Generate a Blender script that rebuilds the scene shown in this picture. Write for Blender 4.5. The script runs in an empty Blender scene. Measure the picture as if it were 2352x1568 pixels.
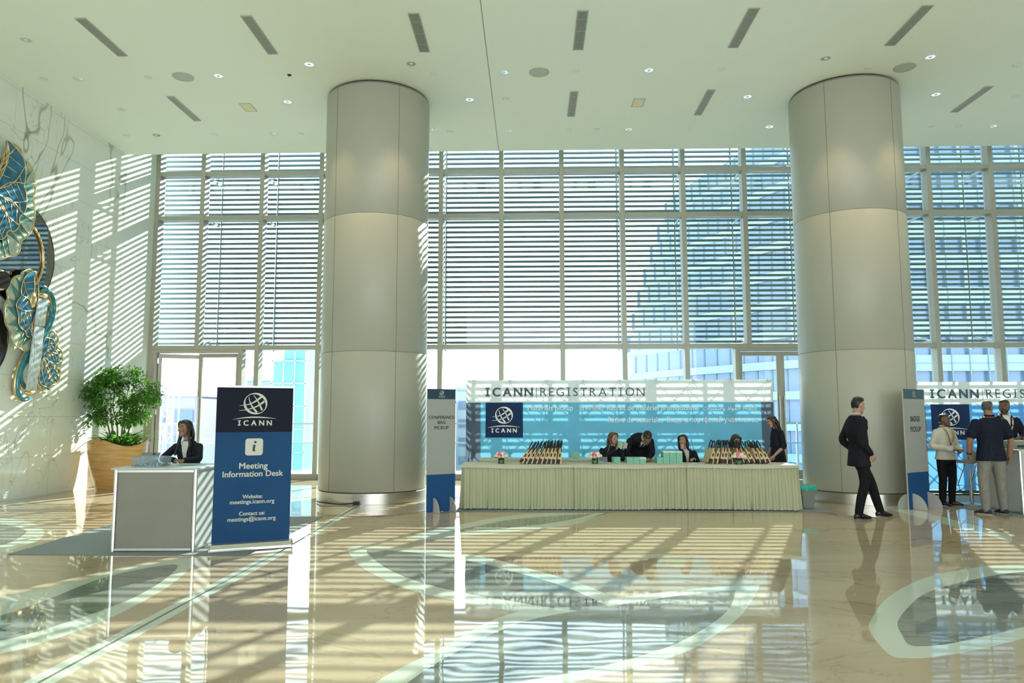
import bpy, bmesh, math, random
from math import sin, cos, pi, radians, sqrt, atan2
from mathutils import Vector, Matrix, noise
random.seed(7)
SC = bpy.context.scene
COL = SC.collection

# ---------------------------------------------------------------- camera, sky, sun, exposure
CAM_H = 1.55
PITCH, YAW, ROLL, FPX = 0.1006, -0.0256, -0.0013, 1713.1
def make_camera():
    cy, sy = cos(YAW), sin(YAW)
    f0 = Vector((sy, cy, 0)); r0 = Vector((cy, -sy, 0)); u0 = Vector((0, 0, 1))
    f = f0*cos(PITCH) + u0*sin(PITCH); u = u0*cos(PITCH) - f0*sin(PITCH)
    r = r0*cos(ROLL) + u*sin(ROLL); u2 = u*cos(ROLL) - r0*sin(ROLL)
    cam = bpy.data.cameras.new('camera'); o = bpy.data.objects.new('camera', cam); COL.objects.link(o)
    m = Matrix((r, u2, -f)).transposed().to_4x4(); m.translation = Vector((0, 0, CAM_H))
    o.matrix_world = m
    cam.sensor_width = 36.0; cam.lens = FPX/2352*36.0; cam.clip_end = 2000
    SC.camera = o
make_camera()

W = bpy.data.worlds.new('sky'); SC.world = W; W.use_nodes = True
nt = W.node_tree; nt.nodes.clear()
wo = nt.nodes.new('ShaderNodeOutputWorld'); wb = nt.nodes.new('ShaderNodeBackground')
tc = nt.nodes.new('ShaderNodeTexCoord'); sp = nt.nodes.new('ShaderNodeSeparateXYZ'); cr = nt.nodes.new('ShaderNodeValToRGB')
nt.links.new(tc.outputs['Generated'], sp.inputs[0]); nt.links.new(sp.outputs['Z'], cr.inputs[0])
cr.color_ramp.elements[0].position = 0.0; cr.color_ramp.elements[0].color = (0.93, 0.97, 1.0, 1)
cr.color_ramp.elements[1].position = 0.55; cr.color_ramp.elements[1].color = (0.62, 0.80, 1.0, 1)
nt.links.new(cr.outputs[0], wb.inputs[0]); wb.inputs[1].default_value = 3.4
nt.links.new(wb.outputs[0], wo.inputs[0])

SUN_DIR = Vector((-0.40, -1.0, -0.525)).normalized()
sd = bpy.data.lights.new('sun', 'SUN'); sd.energy = 11.5; sd.angle = radians(0.33); sd.color = (1.0, 0.95, 0.84)
so = bpy.data.objects.new('sun', sd); COL.objects.link(so); so.rotation_euler = SUN_DIR.to_track_quat('-Z', 'Y').to_euler()
so.location = (8, 30, 25)

SC.view_settings.view_transform = 'Standard'; SC.view_settings.look = 'None'
SC.view_settings.exposure = 0.52; SC.view_settings.gamma = 1.0; SC.view_settings.use_curve_mapping = False
SC.cycles.max_bounces = 8; SC.cycles.diffuse_bounces = 4; SC.cycles.glossy_bounces = 4
SC.cycles.transparent_max_bounces = 24; SC.cycles.transmission_bounces = 6
SC.cycles.caustics_reflective = False; SC.cycles.caustics_refractive = False; SC.cycles.sample_clamp_indirect = 6.0

# ---------------------------------------------------------------- materials
def mat(name, col=(0.8, 0.8, 0.8), rough=0.5, metal=0.0, spec=0.5, **kw):
    m = bpy.data.materials.new(name); m.use_nodes = True
    b = m.node_tree.nodes['Principled BSDF']
    b.inputs['Base Color'].default_value = (*col, 1); b.inputs['Roughness'].default_value = rough
    b.inputs['Metallic'].default_value = metal; b.inputs['Specular IOR Level'].default_value = spec
    for k, v in kw.items(): b.inputs[k].default_value = v
    return m
def nodes(m): return m.node_tree.nodes, m.node_tree.links, m.node_tree.nodes['Principled BSDF']
def noisecol(name, c1, c2, scale=8, rough=0.5, stretch=(1, 1, 1), detail=4, bump=0.0, bscale=None, p0=0.35, p1=0.65, **kw):
    """two colours mixed by noise in object space, with an optional fine bump"""
    m = mat(name, c1, rough, **kw); N, L, b = nodes(m)
    t = N.new('ShaderNodeTexCoord'); mp = N.new('ShaderNodeMapping'); mp.inputs['Scale'].default_value = stretch
    n = N.new('ShaderNodeTexNoise'); n.inputs['Scale'].default_value = scale; n.inputs['Detail'].default_value = detail
    r = N.new('ShaderNodeValToRGB'); r.color_ramp.elements[0].position = p0; r.color_ramp.elements[1].position = p1
    r.color_ramp.elements[0].color = (*c1, 1); r.color_ramp.elements[1].color = (*c2, 1)
    L.new(t.outputs['Object'], mp.inputs[0]); L.new(mp.outputs[0], n.inputs['Vector']); L.new(n.outputs['Fac'], r.inputs[0]); L.new(r.outputs[0], b.inputs['Base Color'])
    if bump:
        n2 = N.new('ShaderNodeTexNoise'); n2.inputs['Scale'].default_value = bscale or scale*4; n2.inputs['Detail'].default_value = 3
        L.new(mp.outputs[0], n2.inputs['Vector'])
        bp = N.new('ShaderNodeBump'); bp.inputs['Strength'].default_value = bump; bp.inputs['Distance'].default_value = 0.01
        L.new(n2.outputs['Fac'], bp.inputs['Height']); L.new(bp.outputs[0], b.inputs['Normal'])
    return m
def marble(name, base, base2, vein, vscale=0.5, vwidth=0.012, vamt=0.8, rough=0.04, scale2=0.35, stretch=(1, 1, 1), rot=(0, 0, 0.5), wav=0.0, tile=None, fine=True, ior=1.5, tilecol=(0.4, 0.4, 0.36), vdet=6):
    """polished stone: cloudy base, two layers of thin distorted veins, optional joints (tile = axis, size pairs)"""
    m = mat(name, base, rough, IOR=ior); N, L, b = nodes(m)
    t = N.new('ShaderNodeTexCoord'); mp = N.new('ShaderNodeMapping'); mp.inputs['Scale'].default_value = stretch; mp.inputs['Rotation'].default_value = rot
    L.new(t.outputs['Object'], mp.inputs[0])
    n0 = N.new('ShaderNodeTexNoise'); n0.inputs['Scale'].default_value = scale2; n0.inputs['Detail'].default_value = 8; n0.inputs['Roughness'].default_value = 0.62; n0.inputs['Distortion'].default_value = 0.6
    L.new(mp.outputs[0], n0.inputs['Vector'])
    r0 = N.new('ShaderNodeValToRGB'); r0.color_ramp.elements[0].position = 0.33; r0.color_ramp.elements[1].position = 0.68
    r0.color_ramp.elements[0].color = (*base2, 1); r0.color_ramp.elements[1].color = (*base, 1)
    L.new(n0.outputs['Fac'], r0.inputs[0]); cur = r0.outputs[0]
    for k, (sc_, w, amt) in enumerate(((vscale, vwidth, vamt), (vscale*2.7, vwidth*0.8, vamt*0.6)) if fine else ((vscale, vwidth, vamt),)):
        n1 = N.new('ShaderNodeTexNoise'); n1.inputs['Scale'].default_value = sc_; n1.inputs['Detail'].default_value = vdet; n1.inputs['Roughness'].default_value = 0.6; n1.inputs['Distortion'].default_value = 0.9
        mp2 = N.new('ShaderNodeMapping'); mp2.inputs['Location'].default_value = (3.1+k*7, 1.7*k, 5); L.new(mp.outputs[0], mp2.inputs[0]); L.new(mp2.outputs[0], n1.inputs['Vector'])
        s = N.new('ShaderNodeMath'); s.operation = 'SUBTRACT'; s.inputs[1].default_value = 0.5; L.new(n1.outputs['Fac'], s.inputs[0])
        a = N.new('ShaderNodeMath'); a.operation = 'ABSOLUTE'; L.new(s.outputs[0], a.inputs[0])
        mr = N.new('ShaderNodeMapRange'); mr.inputs['From Min'].default_value = 0; mr.inputs['From Max'].default_value = w; mr.inputs['To Min'].default_value = amt; mr.inputs['To Max'].default_value = 0
        L.new(a.outputs[0], mr.inputs[0])
        nm = N.new('ShaderNodeTexNoise'); nm.inputs['Scale'].default_value = sc_*0.7; L.new(mp.outputs[0], nm.inputs['Vector'])
        mm = N.new('ShaderNodeMath'); mm.operation = 'MULTIPLY'; L.new(mr.outputs[0], mm.inputs[0])
        mr2 = N.new('ShaderNodeMapRange'); mr2.inputs['From Min'].default_value = 0.4; mr2.inputs['From Max'].default_value = 0.62; L.new(nm.outputs['Fac'], mr2.inputs[0]); L.new(mr2.outputs[0], mm.inputs[1])
        mx = N.new('ShaderNodeMix'); mx.data_type = 'RGBA'; L.new(mm.outputs[0], mx.inputs[0]); L.new(cur, mx.inputs[6]); mx.inputs[7].default_value = (*vein, 1); cur = mx.outputs[2]
    if tile:
        sx = N.new('ShaderNodeSeparateXYZ'); L.new(t.outputs['Object'], sx.inputs[0])
        for ax, size, off, w in tile:
            ad = N.new('ShaderNodeMath'); ad.operation = 'ADD'; ad.inputs[1].default_value = 100*size-off; L.new(sx.outputs[ax], ad.inputs[0])
            mo = N.new('ShaderNodeMath'); mo.operation = 'MODULO'; mo.inputs[1].default_value = size; L.new(ad.outputs[0], mo.inputs[0])
            lt = N.new('ShaderNodeMath'); lt.operation = 'LESS_THAN'; lt.inputs[1].default_value = w; L.new(mo.outputs[0], lt.inputs[0])
            mu = N.new('ShaderNodeMath'); mu.operation = 'MULTIPLY'; mu.inputs[1].default_value = 0.55; L.new(lt.outputs[0], mu.inputs[0])
            mx = N.new('ShaderNodeMix'); mx.data_type = 'RGBA'; L.new(mu.outputs[0], mx.inputs[0]); L.new(cur, mx.inputs[6]); mx.inputs[7].default_value = (*tilecol, 1); cur = mx.outputs[2]
    L.new(cur, b.inputs['Base Color'])
    if wav:
        nb = N.new('ShaderNodeTexNoise'); nb.inputs['Scale'].default_value = 1.6; nb.inputs['Detail'].default_value = 1.5
        L.new(t.outputs['Object'], nb.inputs['Vector'])
        bp = N.new('ShaderNodeBump'); bp.inputs['Strength'].default_value = 1.0; bp.inputs['Distance'].default_value = wav
        L.new(nb.outputs['Fac'], bp.inputs['Height']); L.new(bp.outputs[0], b.inputs['Normal'])
    return m
def glassmat(name, tint, refl=1.0, rough=0.0, ior=1.5, milk=0.0):
    """clear pane: tinted see-through with a fresnel mirror"""
    m = bpy.data.materials.new(name); m.use_nodes = True; N = m.node_tree.nodes; L = m.node_tree.links; N.clear()
    o = N.new('ShaderNodeOutputMaterial'); mx = N.new('ShaderNodeMixShader'); tr = N.new('ShaderNodeBsdfTransparent'); gl = N.new('ShaderNodeBsdfGlossy')
    fr = N.new('ShaderNodeFresnel'); fr.inputs[0].default_value = ior; mu = N.new('ShaderNodeMath'); mu.operation = 'MULTIPLY'; mu.inputs[1].default_value = refl
    tr.inputs[0].default_value = (*tint, 1); gl.inputs['Roughness'].default_value = rough
    L.new(fr.outputs[0], mu.inputs[0]); L.new(mu.outputs[0], mx.inputs[0]); L.new(tr.outputs[0], mx.inputs[1]); L.new(gl.outputs[0], mx.inputs[2])
    if milk:
        df = N.new('ShaderNodeBsdfDiffuse'); df.inputs[0].default_value = (0.75, 0.85, 0.92, 1); m2 = N.new('ShaderNodeMixShader'); m2.inputs[0].default_value = milk
        L.new(mx.outputs[0], m2.inputs[1]); L.new(df.outputs[0], m2.inputs[2]); L.new(m2.outputs[0], o.inputs[0])
    else: L.new(mx.outputs[0], o.inputs[0])
    return m
def cloth_trans(name, col, trans, amt=0.5, through=0.0):
    """thin printed fabric: diffuse front, lets daylight glow through from behind; 'through' = share of plain see-through weave"""
    m = bpy.data.materials.new(name); m.use_nodes = True; N = m.node_tree.nodes; L = m.node_tree.links; N.clear()
    o = N.new('ShaderNodeOutputMaterial'); mx = N.new('ShaderNodeMixShader'); d = N.new('ShaderNodeBsdfDiffuse'); t = N.new('ShaderNodeBsdfTranslucent')
    d.inputs[0].default_value = (*col, 1); t.inputs[0].default_value = (*trans, 1); mx.inputs[0].default_value = amt
    L.new(d.outputs[0], mx.inputs[1]); L.new(t.outputs[0], mx.inputs[2])
    if through:
        m2 = N.new('ShaderNodeMixShader'); m2.inputs[0].default_value = through; tp = N.new('ShaderNodeBsdfTransparent'); tp.inputs[0].default_value = (*[min(1, c*1.2) for c in trans], 1)
        L.new(mx.outputs[0], m2.inputs[1]); L.new(tp.outputs[0], m2.inputs[2]); L.new(m2.outputs[0], o.inputs[0])
    else: L.new(mx.outputs[0], o.inputs[0])
    return m
M = {}
FW = 0.0016
M['floor'] = marble('floor_marble', (0.65, 0.535, 0.385), (0.54, 0.42, 0.285), (0.26, 0.15, 0.075), 0.35, 0.011, 0.8, rough=0.025, scale2=0.45, stretch=(0.7, 1.6, 1), rot=(0, 0, 0.35), wav=FW, tile=((0, 3.0, 0.6, 0.008), (1, 2.4, 0.3, 0.008)), ior=1.62)
M['inlay_pale'] = marble('inlay_pale', (0.76, 0.83, 0.73), (0.69, 0.76, 0.66), (0.5, 0.52, 0.46), 0.5, 0.006, 0.2, rough=0.025, wav=FW, ior=1.62)
M['inlay_grey'] = marble('inlay_grey', (0.36, 0.38, 0.33), (0.25, 0.28, 0.26), (0.045, 0.06, 0.06), 1.1, 0.020, 0.9, rough=0.025, scale2=1.2, stretch=(0.6, 2.2, 1), rot=(0, 0, 0.6), wav=FW, ior=1.62)
M['wall_marble'] = marble('wall_marble', (0.84, 0.89, 0.80), (0.77, 0.82, 0.73), (0.22, 0.22, 0.17), 0.34, 0.010, 0.9, vdet=3.2, rough=0.09, scale2=0.6, stretch=(1, 1, 0.8), rot=(0.5, 0, 0), tile=((2, 0.775, 0.01, 0.010), (1, 1.62, 0.4, 0.008)))
M['ceiling'] = noisecol('ceiling_paint', (0.84, 0.91, 0.80), (0.85, 0.92, 0.81), 1.0, 0.9)
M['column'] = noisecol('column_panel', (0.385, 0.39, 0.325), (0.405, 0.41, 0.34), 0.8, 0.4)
M['seam'] = mat('seam_dark', (0.22, 0.21, 0.18), 0.8)
M['black'] = mat('black_gap', (0.012, 0.012, 0.012), 0.7)
M['steel'] = noisecol('brushed_steel', (0.50, 0.48, 0.43), (0.58, 0.56, 0.50), 3, 0.32, stretch=(1, 1, 8), metal=0.85)
M['alu'] = noisecol('window_aluminium', (0.36, 0.35, 0.29), (0.38, 0.37, 0.31), 3, 0.42, metal=0.15)
M['louvre'] = noisecol('louvre_metal', (0.085, 0.13, 0.14), (0.13, 0.16, 0.145), 0.7, 0.4, metal=0.3)
M['fin'] = mat('louvre_fin', (0.30, 0.36, 0.35), 0.45, 0.2)
M['glass'] = glassmat('window_glass', (0.88, 0.96, 0.95), 0.7)

# ---------------------------------------------------------------- mesh tools
class MB:
    def __init__(s): s.v = []; s.f = []; s.mi = []; s.cur = 0
    def add(s, vs, fs):
        n = len(s.v); s.v += [tuple(v) for v in vs]; s.f += [tuple(i+n for i in f) for f in fs]; s.mi += [s.cur]*len(fs); return s
    def bx(s, x0, x1, y0, y1, z0, z1):
        return s.add([(x0,y0,z0),(x1,y0,z0),(x1,y1,z0),(x0,y1,z0),(x0,y0,z1),(x1,y0,z1),(x1,y1,z1),(x0,y1,z1)],
                     [(0,3,2,1),(4,5,6,7),(0,1,5,4),(1,2,6,5),(2,3,7,6),(3,0,4,7)])
    def bxr(s, c, size, R):
        """box of size at centre c turned by 3x3 matrix R"""
        hx, hy, hz = [a/2 for a in size]; c = Vector(c)
        vs = [c + R @ Vector((x*hx, y*hy, z*hz)) for z in (-1, 1) for x, y in ((-1,-1),(1,-1),(1,1),(-1,1))]
        return s.add(vs, [(0,3,2,1),(4,5,6,7),(0,1,5,4),(1,2,6,5),(2,3,7,6),(3,0,4,7)])
    def bar(s, a, b, w, h=None):
        a = Vector(a); b = Vector(b); h = h or w; d = (b-a); L = d.length; q = d.to_track_quat('X', 'Z').to_matrix()
        return s.bxr((a+b)/2, (L, w, h), q)
    def loft(s, rings, caps=True, closed=False):
        n = len(rings[0]); vs = [p for r in rings for p in r]; fs = []
        K = len(rings)
        for k in range(K if closed else K-1):
            a = k*n; b = ((k+1) % K)*n
            for i in range(n): j = (i+1) % n; fs.append((a+i, a+j, b+j, b+i))
        if caps and not closed: fs.append(tuple(range(n-1, -1, -1))); fs.append(tuple(range((K-1)*n, K*n)))
        return s.add(vs, fs)
    def tube(s, pts, r, seg=8, caps=True, closed=False, flat=1.0, up=None):
        """sweep of a round (or flattened) section along pts; r may be a list"""
        P = [Vector(p) for p in pts]; n = len(P); R = r if isinstance(r, (list, tuple)) else [r]*n
        rings = []; prev = None
        for i in range(n):
            if closed: t = P[(i+1) % n]-P[i-1]
            else: t = P[min(i+1, n-1)]-P[max(i-1, 0)]
            if t.length < 1e-9: t = Vector((0, 0, 1))
            t.normalize()
            if up is not None: a = Vector(up)-t*t.dot(Vector(up))
            elif prev is None: a = Vector((0, 0, 1)).cross(t) if abs(t.z) < 0.95 else Vector((1, 0, 0)).cross(t)
            else: a = prev-t*t.dot(prev)
            if a.length < 1e-6: a = Vector((1, 0, 0))
            a.normalize(); prev = a; b = t.cross(a)
            rings.append([P[i]+(a*cos(2*pi*k/seg)+b*sin(2*pi*k/seg)*flat)*R[i] for k in range(seg)])
        return s.loft(rings, caps, closed)
    def ell(s, c, r, R=None, nu=12, nv=8):
        c = Vector(c); R = R or Matrix.Identity(3); rings = []
        for k in range(1, nv):
            ph = pi*k/nv; rings.append([c+R @ Vector((r[0]*sin(ph)*cos(2*pi*i/nu), r[1]*sin(ph)*sin(2*pi*i/nu), -r[2]*cos(ph))) for i in range(nu)])
        n0 = len(s.v); s.loft(rings, caps=False)
        b = len(s.v); s.v += [tuple(c+R @ Vector((0, 0, -r[2]))), tuple(c+R @ Vector((0, 0, r[2])))]
        for i in range(nu):
            j = (i+1) % nu; s.f.append((b, n0+j, n0+i)); s.f.append((b+1, n0+(nv-2)*nu+i, n0+(nv-2)*nu+j)); s.mi += [s.cur]*2
        return s
    def lathe(s, prof, c=(0, 0, 0), seg=24, caps=True):
        return s.loft([[(c[0]+r*cos(2*pi*i/seg), c[1]+r*sin(2*pi*i/seg), c[2]+z) for i in range(seg)] for r, z in prof], caps)
    def prism(s, poly, fn, t0, t1):
        """extrude 2-D polygon: fn(u, v, t) -> point"""
        A = [fn(u, v, t0) for u, v in poly]; B = [fn(u, v, t1) for u, v in poly]
        return s.loft([A, B])
    def build(s, name, m, parent=None, smooth=False, bevel=0, mods=None):
        me = bpy.data.meshes.new(name); me.from_pydata(s.v, [], s.f)
        ms = m if isinstance(m, (list, tuple)) else [m]
        for a in ms: me.materials.append(M[a] if isinstance(a, str) else a)
        if len(ms) > 1: me.polygons.foreach_set('material_index', s.mi)
        bm = bmesh.new(); bm.from_mesh(me); bmesh.ops.recalc_face_normals(bm, faces=bm.faces); bm.to_mesh(me); bm.free()
        if smooth: me.polygons.foreach_set('use_smooth', [True]*len(me.polygons))
        if smooth == 'auto':
            try: me.set_sharp_from_angle(angle=radians(38))
            except Exception: pass
        me.update()
        o = bpy.data.objects.new(name, me); COL.objects.link(o)
        if parent: o.parent = parent
        if bevel:
            b = o.modifiers.new('bevel', 'BEVEL'); b.width = bevel; b.segments = 2; b.limit_method = 'ANGLE'
        return o
def tag(o, label=None, cat=None, group=None, kind=None):
    if label: o['label'] = label
    if cat: o['category'] = cat
    if group: o['group'] = group
    if kind: o['kind'] = kind
    return o
def thing(name, label, cat, loc=(0, 0, 0), rz=0.0, group=None):
    o = bpy.data.objects.new(name, None); COL.objects.link(o); o.location = loc; o.rotation_euler = (0, 0, rz); o.empty_display_size = 0.1
    return tag(o, label, cat, group)
def struct(o): o['kind'] = 'structure'; return o
def children_of(o): return [c for c in COL.objects if c.parent == o]
def copy_tree(o, parent=None, kids=None):
    c = o.copy(); COL.objects.link(c)
    if parent: c.parent = parent
    for ch in children_of(o): copy_tree(ch, c)
    return c
def spline(pts, n=6, closed=True):
    """Catmull-Rom through 2-D or 3-D points"""
    P = [Vector(p) for p in pts]; K = len(P); out = []
    for i in range(K if closed else K-1):
        p0 = P[i-1] if (closed or i > 0) else P[i]; p1 = P[i]; p2 = P[(i+1) % K]; p3 = P[(i+2) % K] if (closed or i+2 < K) else p2
        for k in range(n):
            t = k/n; out.append(0.5*((2*p1)+(p2-p0)*t+(2*p0-5*p1+4*p2-p3)*t*t+(3*p1-p0-3*p2+p3)*t**3))
    if not closed: out.append(P[-1])
    return out
def rotz(a): return Matrix.Rotation(a, 3, 'Z')
ORD = ['first', 'second', 'third', 'fourth', 'fifth', 'sixth', 'seventh', 'eighth', 'ninth', 'tenth', 'eleventh', 'twelfth', 'thirteenth', 'fourteenth']
# ================================================================ THE HALL
XW, YE, D, ZC = -9.738, 17.236, 18.65, 7.859   # left wall, ceiling edge, window plane, ceiling height
XR, YB = 15.5, -14.0
# floor with its stone inlays
fl_o = struct(MB().bx(XW, XR, YB, D+0.24, -0.3, 0.0).build('floor', 'floor'))
def inlay(pts, m, z, name, sm=5):
    poly = [(p.x, p.y) for p in spline(pts, sm)] if sm else pts
    o = MB().prism(poly, lambda u, v, t: (u, v, t), 0.0, z).build(name, m, fl_o); return o
LEAF = [
 ([(-0.92,4.53),(-0.62,5.18),(-0.16,6.1),(0.74,6.63),(1.49,6.98),(2.05,7.14),(2.07,7.05),(1.82,6.46),(1.55,5.92),(1.07,5.21),(0.67,4.85),(0.2,4.55),(-0.4,4.3),(-0.8,4.35)],
  [(-0.73,4.53),(-0.11,5.8),(0.71,6.37),(1.28,6.71),(1.77,6.9),(1.79,6.82),(1.61,6.31),(1.37,5.86),(0.99,5.33),(0.61,4.98),(0.15,4.68),(-0.4,4.45)]),
 ([(-2.18,9.09),(-1.68,9.1),(-1.13,8.93),(-0.59,8.55),(-0.21,8.09),(0.51,7.08),(0.92,5.92),(0.9,5.86),(0.43,5.95),(-0.16,6.18),(-0.67,6.51),(-1.16,6.96),(-1.65,7.68),(-1.91,8.22)],
  [(-1.93,8.89),(-1.52,8.81),(-1.09,8.57),(-0.56,8.13),(-0.2,7.71),(0.31,7.02),(0.68,6.2),(0.66,6.15),(0.27,6.22),(-0.17,6.49),(-0.67,6.83),(-1.13,7.29),(-1.55,7.95)]),
 ([(-1.55,9.61),(-1.42,10.25),(-0.79,11.41),(-0.28,12.02),(0.2,12.29),(1.15,12.33),(1.18,12.27),(0.7,11.2),(0.05,10.55),(-0.7,10.04)],
  [(-1.07,10.26),(-0.64,11.05),(-0.14,11.66),(0.92,12.2),(0.95,12.14),(0.52,11.43),(-0.25,10.71)]),
 ([(5.95,8.32),(5.18,8.19),(4.62,8.02),(3.83,7.52),(3.08,6.71),(2.58,5.94),(2.45,5.65),(2.37,5.34),(2.34,5.1),(2.42,5.06),(2.59,5.08),(2.99,5.25),(3.45,5.51),(4.19,5.92),(5.6,6.6),(6.8,7.6)],
  [(5.61,7.86),(4.92,7.79),(4.17,7.39),(3.5,6.88),(3.06,6.34),(2.76,5.89),(2.63,5.55),(2.57,5.34),(2.66,5.31),(2.93,5.4),(3.63,5.79),(4.47,6.3),(5.6,6.95),(6.3,7.5)]),
 ([(-3.75,8.39),(-3.53,7.8),(-3.34,6.91),(-3.28,5.88),(-3.38,5.26),(-3.51,5.02),(-3.81,4.84),(-4.5,5.2),(-4.84,6.11),(-4.6,6.53),(-4.37,7.07),(-4.17,7.85)],
  [(-3.79,8.0),(-3.55,7.38),(-3.44,6.5),(-3.54,5.75),(-3.71,5.29),(-4.02,5.1),(-4.44,5.62),(-4.2,5.9),(-4.14,6.41),(-4.15,7.4)]),
 ([(-8.8,11.4),(-8.21,11.53),(-7.58,11.21),(-6.81,10.43),(-6.34,9.69),(-6.15,9.04),(-6.14,8.67),(-6.31,8.47),(-7.2,8.7),(-8.3,10.0)],
  [(-8.3,10.8),(-7.78,10.93),(-7.31,10.63),(-6.86,10.16),(-6.54,9.45),(-6.48,9.13),(-6.66,8.94),(-7.3,9.3),(-8.1,10.2)]),
]
for k, (o, i) in enumerate(LEAF):
    inlay(o, 'inlay_pale', 0.0008+0.0004*(k == 0), 'inlay_border')
    inlay(i, 'inlay_grey', 0.0014+0.0004*(k == 0), 'inlay_panel')
inlay([(-2.99,2.6),(-2.80,2.6),(-2.82,8.73),(-2.96,13.4),(-3.12,13.4),(-2.99,8.89)], 'inlay_pale', 0.0020, 'inlay_strip', 0)
inlay([(-2.90,2.6),(-2.88,2.6),(-2.90,8.8),(-3.03,13.34),(-3.07,13.34),(-2.925,8.8)], 'seam', 0.0024, 'inlay_joint', 0)
inlay([(6.0,13.58),(6.4,13.46),(6.30,10.16),(5.95,9.6)], 'inlay_pale', 0.0009, 'inlay_strip', 0)
# left wall with the return beside the windows
w = MB().bx(XW-0.3, XW, YB, YE+0.03, 0, ZC)
struct(w.build('wall_left', 'wall_marble'))
M['pil'] = noisecol('pilaster_paint', (0.70, 0.76, 0.68), (0.72, 0.78, 0.70), 1, 0.5)
struct(MB().bx(XW-0.3, XW-0.004, YE+0.03, D+0.24, 0.0, 9.2).build('trim_1', 'pil'))
struct(MB().bx(XR, XR+0.3, YB, D+0.24, 0, 9.0).build('wall_right', 'wall_marble'))
# ceiling slab with one hairline joint
ce = struct(MB().bx(XW-0.3, XR+0.3, YB, YE, ZC, ZC+1.3).build('ceiling', 'ceiling'))
MB().bx(-0.757, -0.745, YB, YE-0.01, ZC-0.002, ZC+0.01).build('joint', 'seam', ce)
MB().bx(XW-0.3, XR+0.3, YE, D+0.24, 9.0, 9.2).build('pocket', 'ceiling', ce)

# ---------------------------------------------------------------- round columns
def column(cx, cy, label, a0):
    r = 1.01
    t = thing('column', label, 'column', (cx, cy, 0))
    def frac(z0, z1): return MB().lathe([(r-0.006, z0), (r, z0+0.008), (r, z1-0.008), (r-0.006, z1)], seg=96)
    zs = [0.205, 2.743, 5.303, ZC-0.06]
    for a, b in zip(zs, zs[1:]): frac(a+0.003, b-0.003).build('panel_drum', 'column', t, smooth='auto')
    MB().lathe([(r-0.012, 0.2), (r-0.012, ZC-0.03)], seg=64).build('core', 'seam', t, smooth='auto')
    MB().lathe([(r-0.035, ZC-0.065), (r-0.035, ZC-0.001)], seg=64).build('shadow_gap', 'black', t, smooth='auto')
    g = MB()
    for k in range(5):
        a = a0+k*2*pi/5; c, s = cos(a), sin(a)
        g.bxr((c*(r-0.003), s*(r-0.003), (0.21+ZC-0.07)/2), (0.012, 0.010, ZC-0.28), rotz(a))
    g.build('seam', 'seam', t)
    MB().lathe([(r-0.01, 0.0), (r+0.004, 0.002), (r+0.004, 0.19), (r-0.004, 0.197), (r-0.03, 0.2)], seg=96).build('base_ring', 'steel', t, smooth='auto')
    MB().lathe([(r-0.002, 0.195), (r-0.002, 0.209)], seg=64).build('base_groove', 'black', t, smooth='auto')
    return t
# seam angles measured from the photograph
column(-3.037, 14.368, 'thick round white column between the information desk banner and the bag pickup sign', radians(-56))
column(6.185, 14.375, 'thick round white column behind the man in the dark suit', radians(-131))

# ---------------------------------------------------------------- curtain wall
ZT = 9.0
MX = [XW+0.05] + [-0.751+1.5505*k for k in range(-5, 10)] + [XR]
TZ = [(7.80, 7.91), (6.62, 6.73), (3.25, 3.365)]
DEP = 0.30
DOORC = {1: (-9.55, -7.42), 10: (5.19, 7.27), 11: (5.19, 7.27)}      # mullions that stop above a doorway
def bay(i):
    x0, x1 = MX[i], MX[i+1]
    zb = TZ[2][0] if i in DOORC else 0.0
    o = struct(MB().bx(x0-0.058, x0+0.058, D, D+DEP, zb, ZT).build('window_%d' % (i+1), 'alu', bevel=0.006))
    for a, b in TZ:
        MB().bx(x0+0.05, x1-0.05, D+0.012, D+DEP-0.02, a, b).build('transom', 'alu', o, bevel=0.006)
    zz = [0.14, TZ[2][0], TZ[2][1], TZ[1][0], TZ[1][1], TZ[0][0], TZ[0][1], ZT]
    a0, a1 = x0+0.05, x1-0.05                                          # low pane stops at a doorway
    for c in DOORC.values():
        if c[0] < a0 < c[1]: a0 = c[1]+0.10
        if c[0] < a1 < c[1]: a1 = c[0]-0.10
    g = MB()
    for k in range(0, 8, 2):
        xa, xb = (a0, a1) if k == 0 else (x0+0.05, x1-0.05)
        if xb-xa > 0.05: g.bx(xa, xb, D+0.21, D+0.22, zz[k], zz[k+1])
    g.build('pane', 'glass', o)
    if a1-a0 > 0.05:
        MB().bx(a0, a1, D+0.02, D+DEP-0.02, 0.0, 0.14).build('sill_rail', 'alu', o, bevel=0.006)
    return o
for i in range(len(MX)-1): bay(i)
struct(MB().bx(XR-0.05, XR, D, D+DEP, 0, ZT).build('trim_2', 'alu'))
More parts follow.
